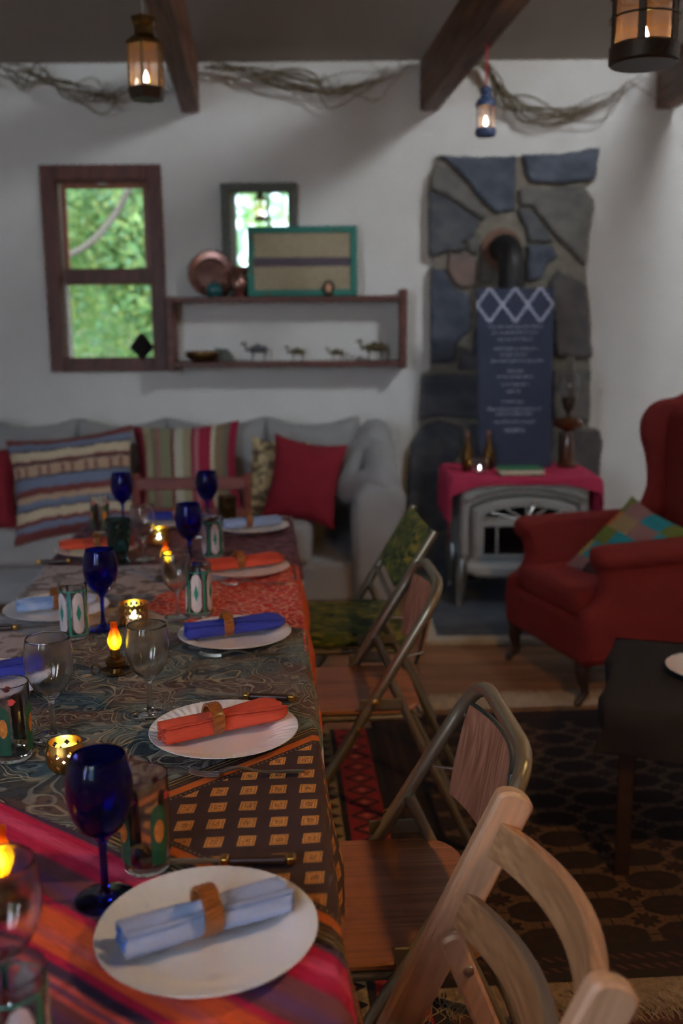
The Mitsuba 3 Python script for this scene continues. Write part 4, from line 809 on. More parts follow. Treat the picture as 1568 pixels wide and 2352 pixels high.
SETS = [  # x, y, plate, napkin kind, outer, inner, angle, plate label, napkin label, ring offset
 (-.165, 1.088, PLATE_SM, 'straight', 'napkin_pale', 'napkin_deep', .47, 'smooth white dinner plate nearest the viewer, carrying the pale blue napkin', 'pale blue rolled napkin on the nearest plate', -.0),
 (-.214, 1.691, PLATE_FL, 'flared', 'napkin_orange', 'napkin_orange', .52, 'white plate with fluted rim under the orange napkin, nearest such plate on the right', 'bright orange rolled napkin on the near fluted plate', -.02),
 (-.254, 2.267, PLATE_FL, 'flared', 'napkin_blue', 'napkin_blue', .36, 'white plate under the deep blue napkin on the right side of the table', 'deep blue rolled napkin on the right side of the table', -.02),
 (-.291, 2.925, PLATE_FL, 'flared', 'napkin_orange', 'napkin_orange', .40, 'white plate under the farther orange napkin on the red patterned cloth', 'orange rolled napkin farther down the right side, above the red cloth', -.02),
 (-.323, 3.554, PLATE_FL, 'straight', 'napkin_light', 'napkin_light', .42, 'white plate with light blue napkin at the far right of the table before the sofa', 'light blue rolled napkin at the far right of the table', -.02),
 (-.74, 2.497, PLATE_FL, 'short', 'napkin_light', 'napkin_light', .42, 'white plate with light blue napkin on the left behind the green patterned tumbler', 'light blue rolled napkin on the left side of the table', .0),
 (-.804, 3.20, PLATE_FL, 'flared', 'napkin_orange', 'napkin_orange', .35 + math.pi, 'white plate with orange napkin at the far left behind the cobalt goblet', 'orange rolled napkin at the far left of the table', .0),
 (-.735, 1.948, PLATE_FL, 'flared', 'napkin_blue', 'napkin_blue', .6 + math.pi, 'white plate with deep blue napkin cut by the left edge of the picture', 'deep blue rolled napkin at the left edge of the picture', .0),
 (-.62, 3.69, PLATE_FL, 'short', 'napkin_blue', 'napkin_blue', .05, 'white plate at the far end of the table in front of the red wooden chair', 'dusky blue rolled napkin at the far end of the table', .0)]
for x, y, pl, kind, mo, mi2, a, l1, l2, ro in SETS:
    k = thing('dinner_plate', l1, 'plate', 'dinner plates'); scene[k] = {**pl, 'to_world': T4(at(x, y, ZB).tolist())}
    nk = thing('napkin', l2, 'napkin', 'rolled napkins'); o, i = napd(kind, mo, mi2)
    place([('outer_roll', o), ('inner_roll', i)], nk, at(x, y, ZB + .0185, a))
    r = thing('napkin_ring', 'brown wooden ring round the ' + l2.replace(' rolled', ''), 'napkin ring', 'wooden napkin rings'); scene[r] = {**RING, 'to_world': T4((at(x, y, ZB + .0168, a) @ frame((ro, 0, 0))).tolist())}
k = thing('dinner_plate', 'white plate on the black cloth cut by the right picture edge', 'plate', 'dinner plates'); scene[k] = {**PLATE_SM, 'to_world': T4(at(1.055, 2.70, .50).tolist())}

# ---------------------------------------------------------------- glasses
S_ = lambda pts, n=5: [tuple(p) for p in spline(pts, n)]
GOB = S_([(.0395, .0018), (.03, .0045), (.012, .008), (.0062, .018), (.005, .05), (.0058, .078), (.012, .089), (.027, .103), (.0375, .124), (.042, .15), (.0405, .176), (.0345, .2)], 4)
GOBI = S_([(.0333, .2), (.0391, .176), (.0406, .15), (.0362, .1255), (.026, .106), (.012, .0945), (.0, .0925)], 4)
CLR = S_([(.036, .0018), (.028, .0042), (.011, .0075), (.0062, .016), (.0050, .045), (.0058, .068), (.013, .078), (.028, .094), (.039, .118), (.0422, .143), (.0405, .168), (.0375, .186)], 4)
CLRI = S_([(.0365, .186), (.0393, .168), (.041, .143), (.0378, .1185), (.027, .096), (.0125, .083), (.0, .0805)], 4)
cl0 = lambda q: [(0, 0), (q, 0), (q + .0005, .001)]
goblet = lathe(cl0(.039) + GOB + GOBI, 48)
BLUE = ply(goblet, 'cobalt_glass', True)
CLEAR = ply(lathe(cl0(.0355) + CLR + CLRI, 48), 'glass', True)
for x, y, lab in [(-.31, 1.181, 'cobalt blue goblet nearest the viewer, behind the pale blue napkin plate'), (-.59, 2.37, 'cobalt blue goblet on the left beside the green patterned tumbler'), (-.469, 3.004, 'cobalt blue goblet beside the flame of the far mini lamp'), (-.818, 3.673, 'cobalt blue goblet at the far left end of the table'), (-.505, 3.70, 'cobalt blue goblet at the far right end of the table before the red wooden chair')]:
    k = thing('cobalt_goblet', lab, 'goblet', 'cobalt blue goblets'); scene[k] = {**BLUE, 'to_world': T4(at(x, y, ZB).tolist())}
for x, y, s, lab in [(-.36, .95, 1.0, 'clear wine glass cut by the lower left picture edge'), (-.525, 1.703, 1.02, 'clear wine glass on the left, before the blue napkin plate'), (-.369, 1.807, .97, 'clear wine glass in the middle, beside the mini oil lamp'), (-.421, 2.46, .92, 'clear wine glass on the right, next to the diamond patterned tumbler'), (-.631, 3.109, .95, 'clear wine glass far down the table, left of the lattice candle holder')]:
    k = thing('wine_glass', lab, 'wine glass', 'clear wine glasses'); scene[k] = {**CLEAR, 'to_world': T4(at(x, y, ZB, 0, s).tolist())}
TUM = [('glass_body', ply(lathe([(0, 0), (.0285, 0), (.031, .003), (.0322, .02), (.0335, .136), (.0330, .1375), (.0317, .136), (.0305, .02), (.027, .0125), (0, .012)], 44), 'glass', True))]
def wrap(poly, r, step=.005):
    pts, t = area(poly, step); return TM(np.stack([r * np.cos(pts[:, 0] / .033), r * np.sin(pts[:, 0] / .033), pts[:, 1]], 1), t)
def shift(poly, s): return [(a + s, b) for a, b in poly]
per = 2 * math.pi * .033 / 5
lens = [(-.0135, .03), (-.0135, .098), (-.008, .112), (0, .118), (.008, .112), (.0135, .098), (.0135, .03), (.008, .02), (0, .016), (-.008, .02)]
kit_d = list(TUM)
for i in range(5):
    sfx = '' if i == 0 else f'_{i:03d}'
    kit_d += [('white_panel' + sfx, ply(wrap(shift(lens, i * per), .0341), 'print_white', True)), ('green_diamond' + sfx, ply(wrap(shift([(0, .045), (.0062, .067), (0, .089), (-.0062, .067)], i * per), .0346, .003), 'print_green', True)),
              ('green_bar' + sfx, ply(wrap(shift([(-.003, .014), (.003, .014), (.003, .119), (-.003, .119)], (i + .5) * per), .0341), 'print_green', True))]
kit_d += [(nm, ply(lathe([(.0337, z), (.0344, z + .001), (.0344, z + .0022), (.0337, z + .003)], 44), 'print_green', True)) for nm, z in (('green_band', .012), ('green_band_001', .118))]
kit_e = list(TUM)
for i in range(4):
    sfx = '' if i == 0 else f'_{i:03d}'; per4 = per * 5 / 4
    oval = [(.0075 * math.cos(a), .066 + .017 * math.sin(a)) for a in np.linspace(0, 2 * math.pi, 20, endpoint=False)]
    grn = [(-.0115, .018), (.0115, .018), (.0115, .088), (.009, .097), (.005, .102), (0, .104), (-.005, .102), (-.009, .097), (-.0115, .088)]
    kit_e += [('green_panel' + sfx, ply(wrap(shift(grn, i * per4 + .01), .0341), 'print_dark_green', True)), ('oval_medallion' + sfx, ply(wrap(shift(oval, i * per4 + .01), .0347, .003), 'print_amber', True)),
              ('red_flower' + sfx, ply(wrap(shift([(.006 * math.cos(a) * (1 + .25 * math.cos(5 * a)), .112 + .006 * math.sin(a)) for a in np.linspace(0, 2 * math.pi, 20, endpoint=False)], (i + .5) * per4), .0341, .002), 'print_red', True))]
for x, y, a, kit, lab in [(-.642, 2.301, .3, kit_d, 'tumbler printed with white panels and green diamonds, beside the left cobalt goblet'), (-.368, 2.478, .9, kit_d, 'tumbler printed with white panels and green diamonds, beside the deep blue napkin plate'), (-.414, 3.133, 1.3, kit_d, 'tumbler printed with white panels and green diamonds, beside the far light blue napkin plate'), (-.316, .845, .2, kit_d, 'blurred white and green printed tumbler in the lower left corner'),
                          (-.271, 1.26, 3.6, kit_e, 'tumbler printed with dark green panels and amber ovals, right of the nearest cobalt goblet'), (-.571, 1.62, 1.2, kit_e, 'tumbler printed with dark green panels and ovals, at the left picture edge'), (-.875, 3.554, .4, kit_e, 'tumbler with green print at the far left end of the table before the kilim pillow')]:
    place(kit, thing('tumbler', lab, 'tumbler', 'printed tumblers'), at(x, y, ZB, a), {})
hb = lathe([(0, 0), (.034, 0), (.035, .004)] + S_([(.022, .014), (.026, .03), (.036, .06), (.0385, .1), (.0385, .142)], 8) + S_([(.0355, .142), (.0355, .1), (.033, .06), (.02, .03), (0, .026)], 5), 60)
v = hb.vertices; r = np.hypot(v[:, 0], v[:, 1]); th = np.arctan2(v[:, 1], v[:, 0]); bump = .0014 * np.sin(th * 12) * np.sin(v[:, 2] * 330) * (r > .0362) ; v[:, :2] *= (1 + bump / np.maximum(r, 1e-3))[:, None]; hb.vertices = v
one('pressed_glass', 'dark sea green pressed glass goblet on the grey cloth', 'goblet', xf(hb, at(-.702, 3.07, ZB)), 'sea_glass', smooth=True)
one('olive_tumbler', 'short brownish green tumbler at the far end beside the light blue napkin plate', 'tumbler', xf(lathe([(0, 0), (.034, 0), (.036, .004), (.038, .088), (.0368, .09), (.0355, .088), (.033, .01), (0, .009)], 36), at(-.441, 3.787, ZB)), 'olive_glass', smooth=True)

# ---------------------------------------------------------------- candles on the table
def shell(poly_holes, r_of, R0, m_):
    ext, hs = poly_holes; P = Polygon(ext, hs); step = .0028
    rings_ = [np.array(P.segmentize(step).exterior.coords)[:-1]] + [np.array(q.coords)[:-1] for q in P.segmentize(step).interiors]
    x0, y0, x1, y1 = P.bounds; g = np.stack(np.meshgrid(np.arange(x0, x1, step), np.arange(y0, y1, step)), -1).reshape(-1, 2); I = P.buffer(-step * .4); g = g[contains_xy(I, g[:, 0], g[:, 1])]
    pts = np.vstack(rings_ + [g]); t = Delaunay(pts).simplices; c = pts[t].mean(1); t = t[contains_xy(P, c[:, 0], c[:, 1])]
    ms = []
    for o in (0, -.0009):
        r = np.array([r_of(z) for z in pts[:, 1]]) + o; a = pts[:, 0] / R0; ms.append(TM(np.stack([r * np.cos(a), r * np.sin(a), pts[:, 1]], 1), t))
    return cat(*ms)
def dmd(x, z, w, h_): return [(x - w, z), (x, z - h_), (x + w, z), (x, z + h_)]
def tea(key, x, y, z, s=1.0, power=1.0):
    part(key, 'tealight', xf(rev([(0, 0), (.019, 0), (.019, .014), (.017, .0145), (.016, .012), (0, .0115)], 24), at(x, y, z)), 'wax'); flame(key, (x, y, z + .013), s, power=power)
vt = thing('punched_candle_holder', 'rounded metal candle holder with cut out diamonds beside the nearest cobalt goblet', 'candle holder')
C0 = 2 * math.pi * .03; hol = [dmd(C0 * (i + .5) / 9, .036, .0048, .0058) for i in range(9)] + [dmd(C0 * i / 9 + (C0 / 9 if i == 0 else 0), .026, .003, .0036) for i in range(1, 9)] + [dmd(C0 * (i + .5) / 9, .015, .0042, .005) for i in range(9)]
rr = lambda z: np.interp(z, [0, .006, .02, .034, .046, .05], [.022, .028, .0325, .032, .0285, .0275])
part(vt, 'bowl', xf(shell(([(0, .002), (C0, .002), (C0, .05), (0, .05)], hol), rr, .03, 0), at(-.466, 1.571, ZB)), 'brass', True); part(vt, 'foot', xf(rev([(0, 0), (.022, 0), (.024, .003), (0, .003)]), at(-.466, 1.571, ZB)), 'brass'); tea(vt, -.466, 1.571, ZB + .003, .9, 1.0)
C1 = 2 * math.pi * .036; hol = [dmd(C1 * (i + .5 + .5 * (r % 2)) / 18, .01 + r * .0078, .0046, .0066) for r in range(5) for i in range(18 - (r % 2))]
LAT = shell(([(0, 0.001), (C1, .001), (C1, .052), (0, .052)], hol), lambda z: .036, .036, 0)
for x, y, lab in [(-.523, 2.413, 'round lattice candle holder with a lit candle behind the mini oil lamp'), (-.629, 3.358, 'round lattice candle holder with a lit candle far down the table')]:
    k = thing('lattice_candle_holder', lab, 'candle holder', 'lattice candle holders')
    part(k, 'lattice', xf(LAT, at(x, y, ZB)), 'brass', True); [part(k, 'rim', xf(lathe([(.0352, z - .002), (.0372, z - .0015), (.0372, z + .0015), (.0352, z + .002), (.0352, z - .002)], 36), at(x, y, ZB)), 'brass') for z in (.003, .051)]
    part(k, 'floor_disc', xf(rev([(0, 0), (.035, 0), (.035, .0015), (0, .0015)]), at(x, y, ZB)), 'brass'); tea(k, x, y, ZB + .002, 1.0, 1.0)
for x, y, s, a, lab in [(-.487, 2.045, 1.0, 0, 'mini brass oil lamp with glowing amber chimney in the middle of the paisley cloth'), (-.43, 1.15, 1.05, 1, 'mini oil lamp with glowing amber chimney at the lower left picture edge'), (-.517, 2.853, 1.0, 2, 'mini oil lamp with glowing flame far down the table before the lattice holder')]:
    k = thing('mini_oil_lamp', lab, 'oil lamp', 'mini oil lamps'); M = at(x, y, ZB, a, s)
    part(k, 'saucer', xf(lathe([(0, 0), (.024, 0), (.034, .006), (.033, .007), (.022, .0025), (0, .0025)], 30), M), 'brass_dark'); part(k, 'finger_loop', xf(tube([(-.033 - .010 * (1 - math.cos(t)), 0, .010 + .011 * math.sin(t)) for t in np.linspace(-1.2, 1.2 + math.pi, 14)], .0018, 6), M), 'brass_dark')
    part(k, 'font', xf(rev([(0, .002), (.012, .003), (.010, .012), (.02, .02), (.022, .03), (.016, .038), (.009, .041), (0, .041)]), M), 'brass_dark'); part(k, 'burner', xf(rev([(0, .04), (.009, .041), (.011, .045), (.0115, .055), (.009, .056), (0, .053)]), M), 'brass')
    part(k, 'chimney', xf(lathe([(p[0], p[1]) for p in spline([(.0098, .055), (.0145, .066), (.0155, .075), (.011, .09), (.0072, .1), (.0082, .113)], 4)], 24), M), 'amber_glass', True, label='glowing amber glass chimney')
    flame(k, (x, y, ZB + .06 * s), .9, power=.9)

# ---------------------------------------------------------------- cutlery
def ribbon(path, w, th):
    p = np.asarray(path, float); n = len(p); out = []
    for i in range(n):
        a, b = w[i] / 2, th[i] / 2; out.append([p[i] + np.array([0, y, z]) for y, z in [(-a, 0), (-a * .7, -b), (a * .7, -b), (a, 0), (a * .7, b), (-a * .7, b)]])
    return loft(out)
fx = np.linspace(.0, 1, 15)
fork_body = ribbon(np.column_stack([-.045 + fx * .14, fx * 0, .004 + .010 * np.exp(-((fx - .22) / .22)**2) + .002 * fx]), np.interp(fx, [0, .08, .2, .3, .6, .9, 1], [.021, .022, .012, .006, .008, .013, .008]), np.full(15, .0028))
tines = [ribbon([(-.044, y, .0042), (-.06, y, .0035), (-.078, y, .006), (-.094, y, .012)], [.0038, .0034, .003, .0018], [.0026, .0024, .002, .0014]) for y in (-.0085, -.0028, .0028, .0085)]
FORK = [('handle', ply(fork_body, 'steel', 50))] + [('tine' + ('' if i == 0 else f'_{i:03d}'), ply(t, 'steel', 50)) for i, t in enumerate(tines)]
for u, v, a, lab in [(-.115, .548, -.03, 'steel fork on the golden square cloth below the orange napkin plate'), (-.14, 1.155, -.03, 'steel fork on the paisley cloth below the deep blue napkin plate'), (-.125, 1.785, -.03, 'fork in the shadow below the farther orange napkin plate'), (-.27, 2.455, 0, 'fork below the far light blue napkin plate')]:
    place(FORK, thing('fork', lab, 'fork', 'steel forks'), TF @ at(u, v, ZB + .001, a))
kn = np.linspace(0, 1, 9)
KNIFE = [('blade', ply(ribbon(np.column_stack([-.115 + kn * .115, kn * 0, np.full(9, .0062)]), np.interp(kn, [0, .12, .5, 1], [.004, .014, .018, .012]), np.full(9, .0016)), 'steel', 50)), ('handle', ply(rbox(.006, .088, -.0075, .0075, .0, .0125, .0055), 'wood_dark', 40)),
         ('brass_collar', ply(rbox(-.004, .008, -.0085, .0085, 0, .0135, .004), 'brass', 40)), ('brass_end', ply(rbox(.086, .1, -.0085, .0085, 0, .0135, .004), 'brass', 40))]
for u, v, a, lab in [(-.14, .272, -.05, 'table knife with dark handle and brass ends behind the nearest plate'), (-.125, .895, -.2, 'table knife with dark handle and brass ends behind the near orange napkin plate'), (-.70, 1.412, .12 + math.pi, 'table knife with dark handle at the left beside the light blue napkin plate'), (-.71, 2.125, .1 + math.pi, 'table knife at the far left beside the orange napkin plate')]:
    place(KNIFE, thing('table_knife', lab, 'knife', 'table knives'), TF @ at(u, v, ZB + .001, a))
place(KNIFE, thing('table_knife', 'table knife on the striped cloth at the bottom edge of the picture', 'knife', 'table knives'), TF @ at(-.14, -.085, ZB + .001, .02))
# ---------------------------------------------------------------- chairs
def bend(pts, r, n=6):
    """A path with its inner corners rounded to radius r."""
    P = [np.asarray(p, float) for p in pts]; out = [P[0]]
    for a, b, c in zip(P[:-2], P[1:-1], P[2:]):
        d0, d1 = unit(a - b), unit(c - b); k = min(r, np.linalg.norm(a - b) * .49, np.linalg.norm(c - b) * .49); p0, p1 = b + d0 * k, b + d1 * k
        for t in np.linspace(0, 1, n): out.append((1 - t)**2 * p0 + 2 * t * (1 - t) * b + t * t * p1)
    return np.array(out + [P[-1]])
def seat_poly(x0, x1, hw, r): return [(x0, -hw)] + [(x1 - r + r * math.sin(a), -hw + r - r * math.cos(a)) for a in np.linspace(0, math.pi / 2, 7)] + [(x1 - r + r * math.cos(a), hw - r + r * math.sin(a)) for a in np.linspace(0, math.pi / 2, 7)] + [(x0, hw)]
def folding_chair(lab, u, v, hw, padded=False):
    k = thing('folding_chair', lab, 'chair', 'metal folding chairs'); M = frame(tp(u, v), TU, TV); g = lambda n, m, *a, **q: part(k, n, xf(m, M), *a, **q)
    fx = lambda z: .345 - (.79 - z) / 1.66                     # the slanting front frame at height z
    H = hw + .0
    if not padded: path = bend([(fx(.014), -H, .014), (fx(.79), -H + .02, .79), (fx(.79), H - .02, .79), (fx(.014), H, .014)], .1, 9)
    else: path = bend([(fx(.014), -H, .014), (fx(.81), -H, .81), (fx(.74), 0, .735), (fx(.81), H, .81), (fx(.014), H, .014)], .03, 5)
    if padded:
        for s in (-1, 1): g('frame', tube([(fx(.014), s * H, .014), (fx(.40), s * H, .40), (fx(.83), s * H, .83)], .0145, 12), 'tube_metal', 40)
        g('cross_tube', tube([(fx(.6), -H, .6), (fx(.6), H, .6)], .009, 8), 'tube_metal', 40)
    else: g('frame', tube(path, .0145, 14), 'tube_metal', 40)
    for s in (-1, 1):
        q = s * (H - .03)
        g('rear_leg', tube([(.20, q, .545), (.31, q, .30), (.445, q, .014)], .0125, 12), 'tube_metal', 40)
        g('seat_bracket', box(.12, .24, s * (H - .012) - .003, s * (H - .012) + .003, .455, .485, .002), 'tube_metal', 30)
        g('hinge_bolt', xf(lathe([(0, 0), (.010, 0), (.010, .004), (.005, .006), (.005, .009), (0, .01)], 16), frame((fx(.485), s * (H + .013), .485), (1, 0, 0), (0, 0, 1), (0, s, 0))), 'brass', 40)
        g('hinge_bolt', xf(lathe([(0, 0), (.007, 0), (.007, .004), (0, .006)], 14), frame((fx(.41), s * (H + .013), .41), (1, 0, 0), (0, 0, 1), (0, s, 0))), 'brass', 40)
        g('rubber_foot', tube([(fx(.0), s * H, 0.002), (fx(.03), s * H, .03)], .018, 10), 'soot', 40)
    g('rear_crossbar', tube([(.40, -H + .03, .11), (.40, H - .03, .11)], .008, 8), 'tube_metal', 40); g('front_crossbar', tube([(fx(.13), -H, .13), (fx(.13), H, .13)], .008, 8), 'tube_metal', 40)
    sw = hw - .022
    g('seat_rail', tube(bend([(.26, -sw + .012, .424), (-.12, -sw + .012, .424), (-.12, sw - .012, .424), (.26, sw - .012, .424)], .05), .011, 10), 'tube_metal', 40)
    if padded:
        g('seat', rbox(-.12, .295, -sw, sw, .435, .485, .022), 'camo_cloth', 40, label='green patterned padded seat')
        bm, uv = cushion(.235, 2 * hw - .03, .05, .0, 0, 24, 3, 0, 4.0, .07)
        g('backrest', xf(bm, frame((fx(.735) - .012, 0, .735), unit((.52, 0, .86)), (0, 1, 0), unit((.86, 0, -.52)))), 'camo_cloth', True, label='green patterned padded backrest')
    else:
        g('seat', xf(prism(seat_poly(-.13, .295, sw, .08), .014, .004, True), frame((0, 0, .436))), 'wood_laminate', 30, label='brown wood laminate seat')
        B = np.linspace(-1, 1, 11); bw = hw - .05
        def pan(t, s): return (.30 + .035 * (s - .5) * 2 * .55 - .028 * (1 - t * t) * 0 + .030 * (1 - t * t), t * bw * (1 - .10 * abs(2 * s - 1)**3), .565 + .185 * s)
        ring_ = lambda off: [[np.array(pan(t, s)) + np.array([off, 0, 0]) for t in B] for s in np.linspace(0, 1, 7)]
        a, b = np.array(ring_(-.006)).reshape(-1, 3), np.array(ring_(.006)).reshape(-1, 3); f = []; nb = 11
        for i in range(6):
            for j in range(10):
                q = i * nb + j; f += [(q, q + 1, q + nb + 1), (q, q + nb + 1, q + nb), (77 + q, 77 + q + nb + 1, 77 + q + 1), (77 + q, 77 + q + nb, 77 + q + nb + 1)]
        bd_ = [j for j in range(10)] + [i * nb + 10 for i in range(6)] + [66 + 10 - j for j in range(10)] + [(6 - i) * nb for i in range(6)]
        for i in range(len(bd_)): x, y = bd_[i], bd_[(i + 1) % len(bd_)]; f += [(x, 77 + x, 77 + y), (x, 77 + y, y)]
        pm = TM(np.vstack([a, b]), f); trimesh.repair.fix_normals(pm); g('backrest', pm, 'wood_laminate_back', 40, label='curved brown laminate back panel')
        g('backrest_rim', tube([b[i] * .5 + a[i] * .5 for i in bd_], .0055, 6, True), 'iron_rim', 40)
        for s in (-1, 1):
            for z in (.60, .71): t = (z - .565) / .185; q = np.array(pan(s, t)); g('pin', tube(bend([q, q + np.array([.012, s * .012, .004]), (fx(z) , s * (H - .006), z)], .006, 3), .003, 6), 'steel', 40)
        g('seat_hook', tube(bend([(.27, -sw + .05, .43), (.30, -sw + .05, .40), (.30, sw - .05, .40), (.27, sw - .05, .43)], .03), .004, 6), 'tube_metal', 40)
mat('iron_rim', C(58, 62, 52), .4, .5)
mat('camo_cloth', lambda p, n, uv: mix(mix(C(56, 74, 36), C(112, 106, 44), smoothstep(.42, .62, fbm(p.x * 24, p.y * 60, p.z * 60, 3))), C(26, 38, 24), smoothstep(.48, .64, fbm(p.x * 26 + 9, p.y * 70, p.z * 70 + 4, 3))), .95)
folding_chair('metal folding chair with brown laminate back, nearest the viewer', 0, .672, .225)
folding_chair('metal folding chair with brown laminate seat, between the nearest and the green padded one', .04, 1.75, .205)
folding_chair('metal folding chair with green patterned padding, farthest along the table', .085, 2.35, .235, True)

# wooden folding chair at the lower right
wc = thing('wooden_folding_chair', 'pale beech folding chair with curved slats in the lower right corner', 'chair'); WM = frame(tp(-.022, .13), TU, TV); HW = .215
fz = lambda z: .312 - (.81 - z) / 2.12
def board(p, q, wd, th, y, b=.005):
    """A flat board from p to q in the (x, z) plane, wd wide in that plane, th thick across."""
    p, q = np.array(p), np.array(q); d = unit(q - p); n = np.array([-d[1], d[0]]); L = np.linalg.norm(q - p)
    arc = [(wd / 2 * math.cos(a), L - wd * .3 + wd * .3 * math.sin(a)) for a in np.linspace(0, math.pi, 9)]
    poly = [(wd / 2, 0)] + arc + [(-wd / 2, 0)]
    pts = [tuple(p + n * -a + d * b_) for a, b_ in poly]
    return xf(prism(pts, th, b, True), frame((0, y + th / 2, 0), (1, 0, 0), (0, 0, 1), (0, -1, 0)))
for s in (-1, 1):
    part(wc, 'stile', xf(board((fz(.0), .0), (fz(.808), .808), .058, .028, s * HW), WM), 'wood_beech', 30)
    part(wc, 'rear_leg', xf(board((.44, .0), (.205, .60), .036, .02, s * (HW - .028)), WM), 'wood_beech', 30)
    part(wc, 'bolt', xf(lathe([(0, 0), (.009, 0), (.008, .004), (0, .006)], 16), WM @ frame((.233, (HW - .028) * s - .0095, .545), (1, 0, 0), (0, 0, 1), (0, -1, 0))), 'steel', 40)
    part(wc, 'seat_rail', xf(box(-.16, .22, s * (HW - .055) - .01, s * (HW - .055) + .01, .40, .432, .003), WM), 'wood_beech', 30)
def slat(zc, h_, bow):
    t = np.linspace(-1, 1, 25); out = []
    for a in t:
        x = fz(zc) + .006 + bow * (1 - a * a) * 1.0; y = a * (HW - .012)
        up = np.array([.34, 0, .94]); nrm = np.array([.94, 0, -.34]); q = np.array([x, y, zc]); hh, tt = h_ / 2, .0115
        out.append([q + up * hh * b + nrm * tt * c for b, c in [(-1, -.8), (-.88, -1), (.88, -1), (1, -.8), (1, .8), (.88, 1), (-.88, 1), (-1, .8)]])
    L = np.array(out); k, n = L.shape[:2]; f = []
    for i in range(k - 1):
        for j in range(n): l = (j + 1) % n; f += [(i * n + j, i * n + l, (i + 1) * n + l), (i * n + j, (i + 1) * n + l, (i + 1) * n + j)]
    for i in (0, k - 1): f += [(i * n, i * n + j, i * n + j + 1) for j in range(1, n - 1)]
    m = TM(L.reshape(-1, 3), f); trimesh.repair.fix_normals(m); return m
mat('wood_beech_slat', wood(C(138, 100, 66), C(166, 126, 86), (0, 1, 0), 1.0), .45)
for zc in (.735, .625): part(wc, 'back_slat', xf(slat(zc, .058, .05), WM), 'wood_beech_slat', 30)
for i in range(6): part(wc, 'seat_slat', xf(box(-.17 + i * .062, -.116 + i * .062, -HW + .03, HW - .03, .432, .448, .004), WM), 'wood_beech_slat', 30)
part(wc, 'rear_bar', xf(box(.355, .385, -HW + .03, HW - .03, .15, .17, .003), WM), 'wood_beech', 30); part(wc, 'front_bar', xf(box(fz(.2) - .01, fz(.2) + .01, -HW, HW, .19, .215, .003), WM), 'wood_beech', 30)

# red wooden chair at the far end of the table
ec = thing('red_wooden_chair', 'dark red wooden ladder back chair at the far end of the table', 'chair')
for x in (-.925, -.425):
    part(ec, 'back_post', tube([(x, 4.37, 0), (x, 4.38, .45), (x, 4.45, .835)], .019, 4), 'wood_red', False); part(ec, 'front_leg', box(x - .018, x + .018, 3.99, 4.03, 0, .45, .003), 'wood_red', False)
for z, h_ in ((.79, .055), (.66, .045), (.54, .04)): y = 4.38 + (z - .45) * .17; part(ec, 'back_rail', box(-.925, -.425, y - .01, y + .01, z - h_ / 2, z + h_ / 2, .004), 'wood_red', 30)
part(ec, 'seat', box(-.95, -.40, 3.97, 4.39, .435, .46, .006), 'wood_red', 30)

# ---------------------------------------------------------------- rugs
def rug_kilim(p, n, uv):
    u, v = uv.x, uv.y
    def dia(cu, w, pv, inner):
        y = v / pv; j = dr.floor(y); b = (y - j - .5); a = (u - cu) / w; d = dr.abs(a) + dr.abs(b) * 2 ; return d
    black, beige, red, pinkc = C(28, 20, 20), C(172, 146, 100), C(150, 36, 40), C(206, 116, 96)
    zig = .006 * dr.abs(dr.abs(v * 60 - dr.floor(v * 60) - .5) * 2 - .5)
    c = bands(u + zig, [(-9, C(92, 30, 34)), (-.34, black, .001), (-.32, beige, .001), (-.22, red, .001), (-.1, black, .001), (.03, beige, .001), (.128, black, .001), (.148, red, .001), (.262, black, .001)])
    d = dia(.085, .05, .062, 0); inb = (u > .034) & (u < .124)
    c = dr.select(inb & (d < .88), mi.Color3f(black), c); c = dr.select(inb & (d < .42), mi.Color3f(red), c)
    for cu in (.205,):
        d2 = dia(cu, .058, .085, 0); inr = (u > .155) & (u < .255); c = dr.select(inr & (d2 > .62) & (d2 < .95), mi.Color3f(black), c); c = dr.select(inr & (d2 < .28), mi.Color3f(pinkc), c)
    return c * (.45 + .3 * noise(p.x * 260, p.y * 260, 1.0))
mat('kilim_rug_wool', rug_kilim, .98)
def rugm(u0, u1, v0, v1, t, st=.05):
    U, V = np.arange(u0, u1 + st, st), np.arange(v0, v1 + st, st)
    m, uv = sheet(lambda u, v: (u, v, t + .0015 * math.sin(u * 23 + v * 7) * math.sin(v * 15)), U, V); U1, V1 = U[-1], V[-1]
    sk = [sheet(f, L, [0, 1])[0] for f, L in ((lambda u, q: (u, v0, t * q), U), (lambda u, q: (u, V1, t * q), U), (lambda v, q: (u0, v, t * q), V), (lambda v, q: (U1, v, t * q), V))]
    sk2 = [sheet(f, L, [0, 1])[1] for f, L in ((lambda u, q: (u, v0, t * q), U), (lambda u, q: (u, V1, t * q), U), (lambda v, q: (u0, v, t * q), V), (lambda v, q: (U1, v, t * q), V))]
    M_ = cat(m, *sk); return M_, M_.vertices[:, :2].copy()
m, uv = rugm(-1.05, .28, .55, 2.48, .006)
one('kilim_rug', 'red and beige kilim rug with rows of diamonds under the dining table', 'rug', xf(m, TF), 'kilim_rug_wool', None, True, uv)
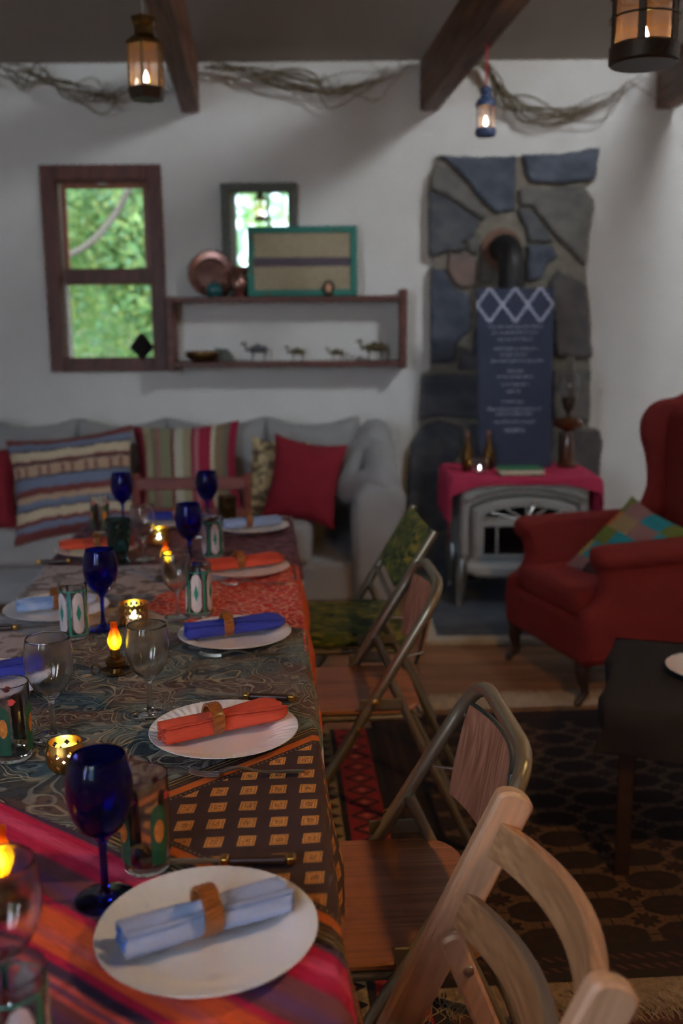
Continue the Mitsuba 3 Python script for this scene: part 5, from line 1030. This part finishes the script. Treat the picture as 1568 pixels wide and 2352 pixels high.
def rug_guls(p, n, uv):
    u, v = uv.x, uv.y; wine, tan, dk = C(48, 18, 18), C(92, 66, 48), C(24, 12, 13)
    def cell(du, dv, off):
        x, y = (u - .50 + off * du / 2) / du, (v - 1.10 + off * dv / 2) / dv; i, j = dr.floor(x), dr.floor(y); return (x - i - .5) * du, (y - j - .5) * dv
    a, b = cell(.175, .118, 0); g = dr.maximum(dr.maximum(dr.abs(a) / .072, dr.abs(b) / .044), (dr.abs(a) / .072 + dr.abs(b) / .044) / 1.45)
    a2, b2 = cell(.175, .118, 1); s = dr.minimum(dr.abs(a2) + dr.abs(b2) * .45, dr.abs(b2) + dr.abs(a2) * .35)
    star = dr.abs(a2) / .05 + dr.abs(b2) / .036 + .25 * dr.cos(dr.atan2(b2, a2) * 8)
    c = mix(tan, dk, smoothstep(1.04, .98, g)); c = mix(c, wine, smoothstep(.75, .7, g) * smoothstep(.2, .3, g) * smoothstep(.45, .6, noise(u * 160, v * 160, 1.0)))
    c = mix(c, dk, smoothstep(.9, .8, star)); c = mix(c, wine, smoothstep(.4, .34, star)); line = smoothstep(.003, .0015, dr.minimum(dr.abs(a), dr.abs(b))) * smoothstep(1.0, 1.05, g); c = mix(c, dk, line)
    e = dr.minimum(dr.minimum(u - .29, 1.72 - u), dr.minimum(v - 1.0, 2.62 - v)); x = dr.minimum(u, 99) * 0 + u
    z = dr.abs((u + v) * 16 - dr.floor((u + v) * 16) - .5); bord = mix(C(26, 13, 14), C(84, 44, 36), smoothstep(.12, .08, dr.abs(z - .25)) * smoothstep(.012, .008, dr.abs(dr.abs(e - .06) - .02)))
    return mix(bord, c, smoothstep(.13, .135, e)) * (.36 + .3 * noise(p.x * 240, p.y * 240, 1.0))
mat('gul_rug_wool', rug_guls, .98)
m, uv = rugm(.29, 1.72, 1.0, 2.60, .009)
rg_ = thing('gul_rug', 'dark wine red rug with rows of octagons and pale fringe on the right', 'rug')
part(rg_, 'pile', xf(m, TF), 'gul_rug_wool', True, uv)
RR = np.random.default_rng(4)
def fringe(v0, sgn, n, L):
    ms = []
    for i in range(n):
        u = RR.uniform(.29, 1.72); l = L * RR.uniform(.7, 1.2); d = RR.normal() * .35 + .25; b = RR.normal() * .012
        ms.append(tube([(u, v0, .006), (u + d * l * .3 + b, v0 + sgn * l * .35, .008 + .004 * RR.random()), (u + d * l * .7 - b, v0 + sgn * l * .7, .006 + .003 * RR.random()), (u + d * l, v0 + sgn * l, .003)], [.002, .0018, .0015, .0009], 4))
    return xf(cat(*ms), TF)
part(rg_, 'fringe', fringe(1.0, -1, 950, .12), 'fringe', False, label='long pale fringe at the near end', kind='stuff'); part(rg_, 'fringe', fringe(2.65, 1, 1300, .16), 'fringe_pale', False, label='pale fringe at the far end', kind='stuff')
m, uv = rugm(-.2, 1.9, -.9, .88, .004)
one('underlying_rug', 'dark reddish rug below the fringe at the bottom edge of the picture', 'rug', xf(m, TF), mat('dark_rug_wool', cloth(C(44, 20, 18), C(66, 36, 28), 200), .98), None, True, uv)

# the lantern outside the frame whose warm light falls on the wooden chair and the seats from the right
pl = thing('pendant_lamp', 'pendant lamp with a dark cone shade hanging to the right of the picture', 'lamp'); c = (.945, 1.25, 1.75)
part(pl, 'shade', xf(lathe([(.15, 0), (.035, .14), (.03, .16), (.0, .162), (0, .16), (.028, .158), (.033, .139), (.147, .001), (.15, 0)], 36), at(*c)), 'lantern_dark')
part(pl, 'cord', tube([(c[0], c[1], c[2] + .16), (c[0], c[1], 2.713)], .003, 6), 'soot')
kb = numbered(pl + '__bulb'); m = trimesh.creation.icosphere(2, .03); m.apply_translation((c[0], c[1], c[2] + .045))
scene[kb] = {**mikit.ply(m, None, smooth=True), 'bsdf': {'type': 'diffuse', 'reflectance': rgb([.5] * 3)}, 'emitter': {'type': 'area', 'radiance': rgb(np.array([1.0, .50, .16]) * BULB)}}
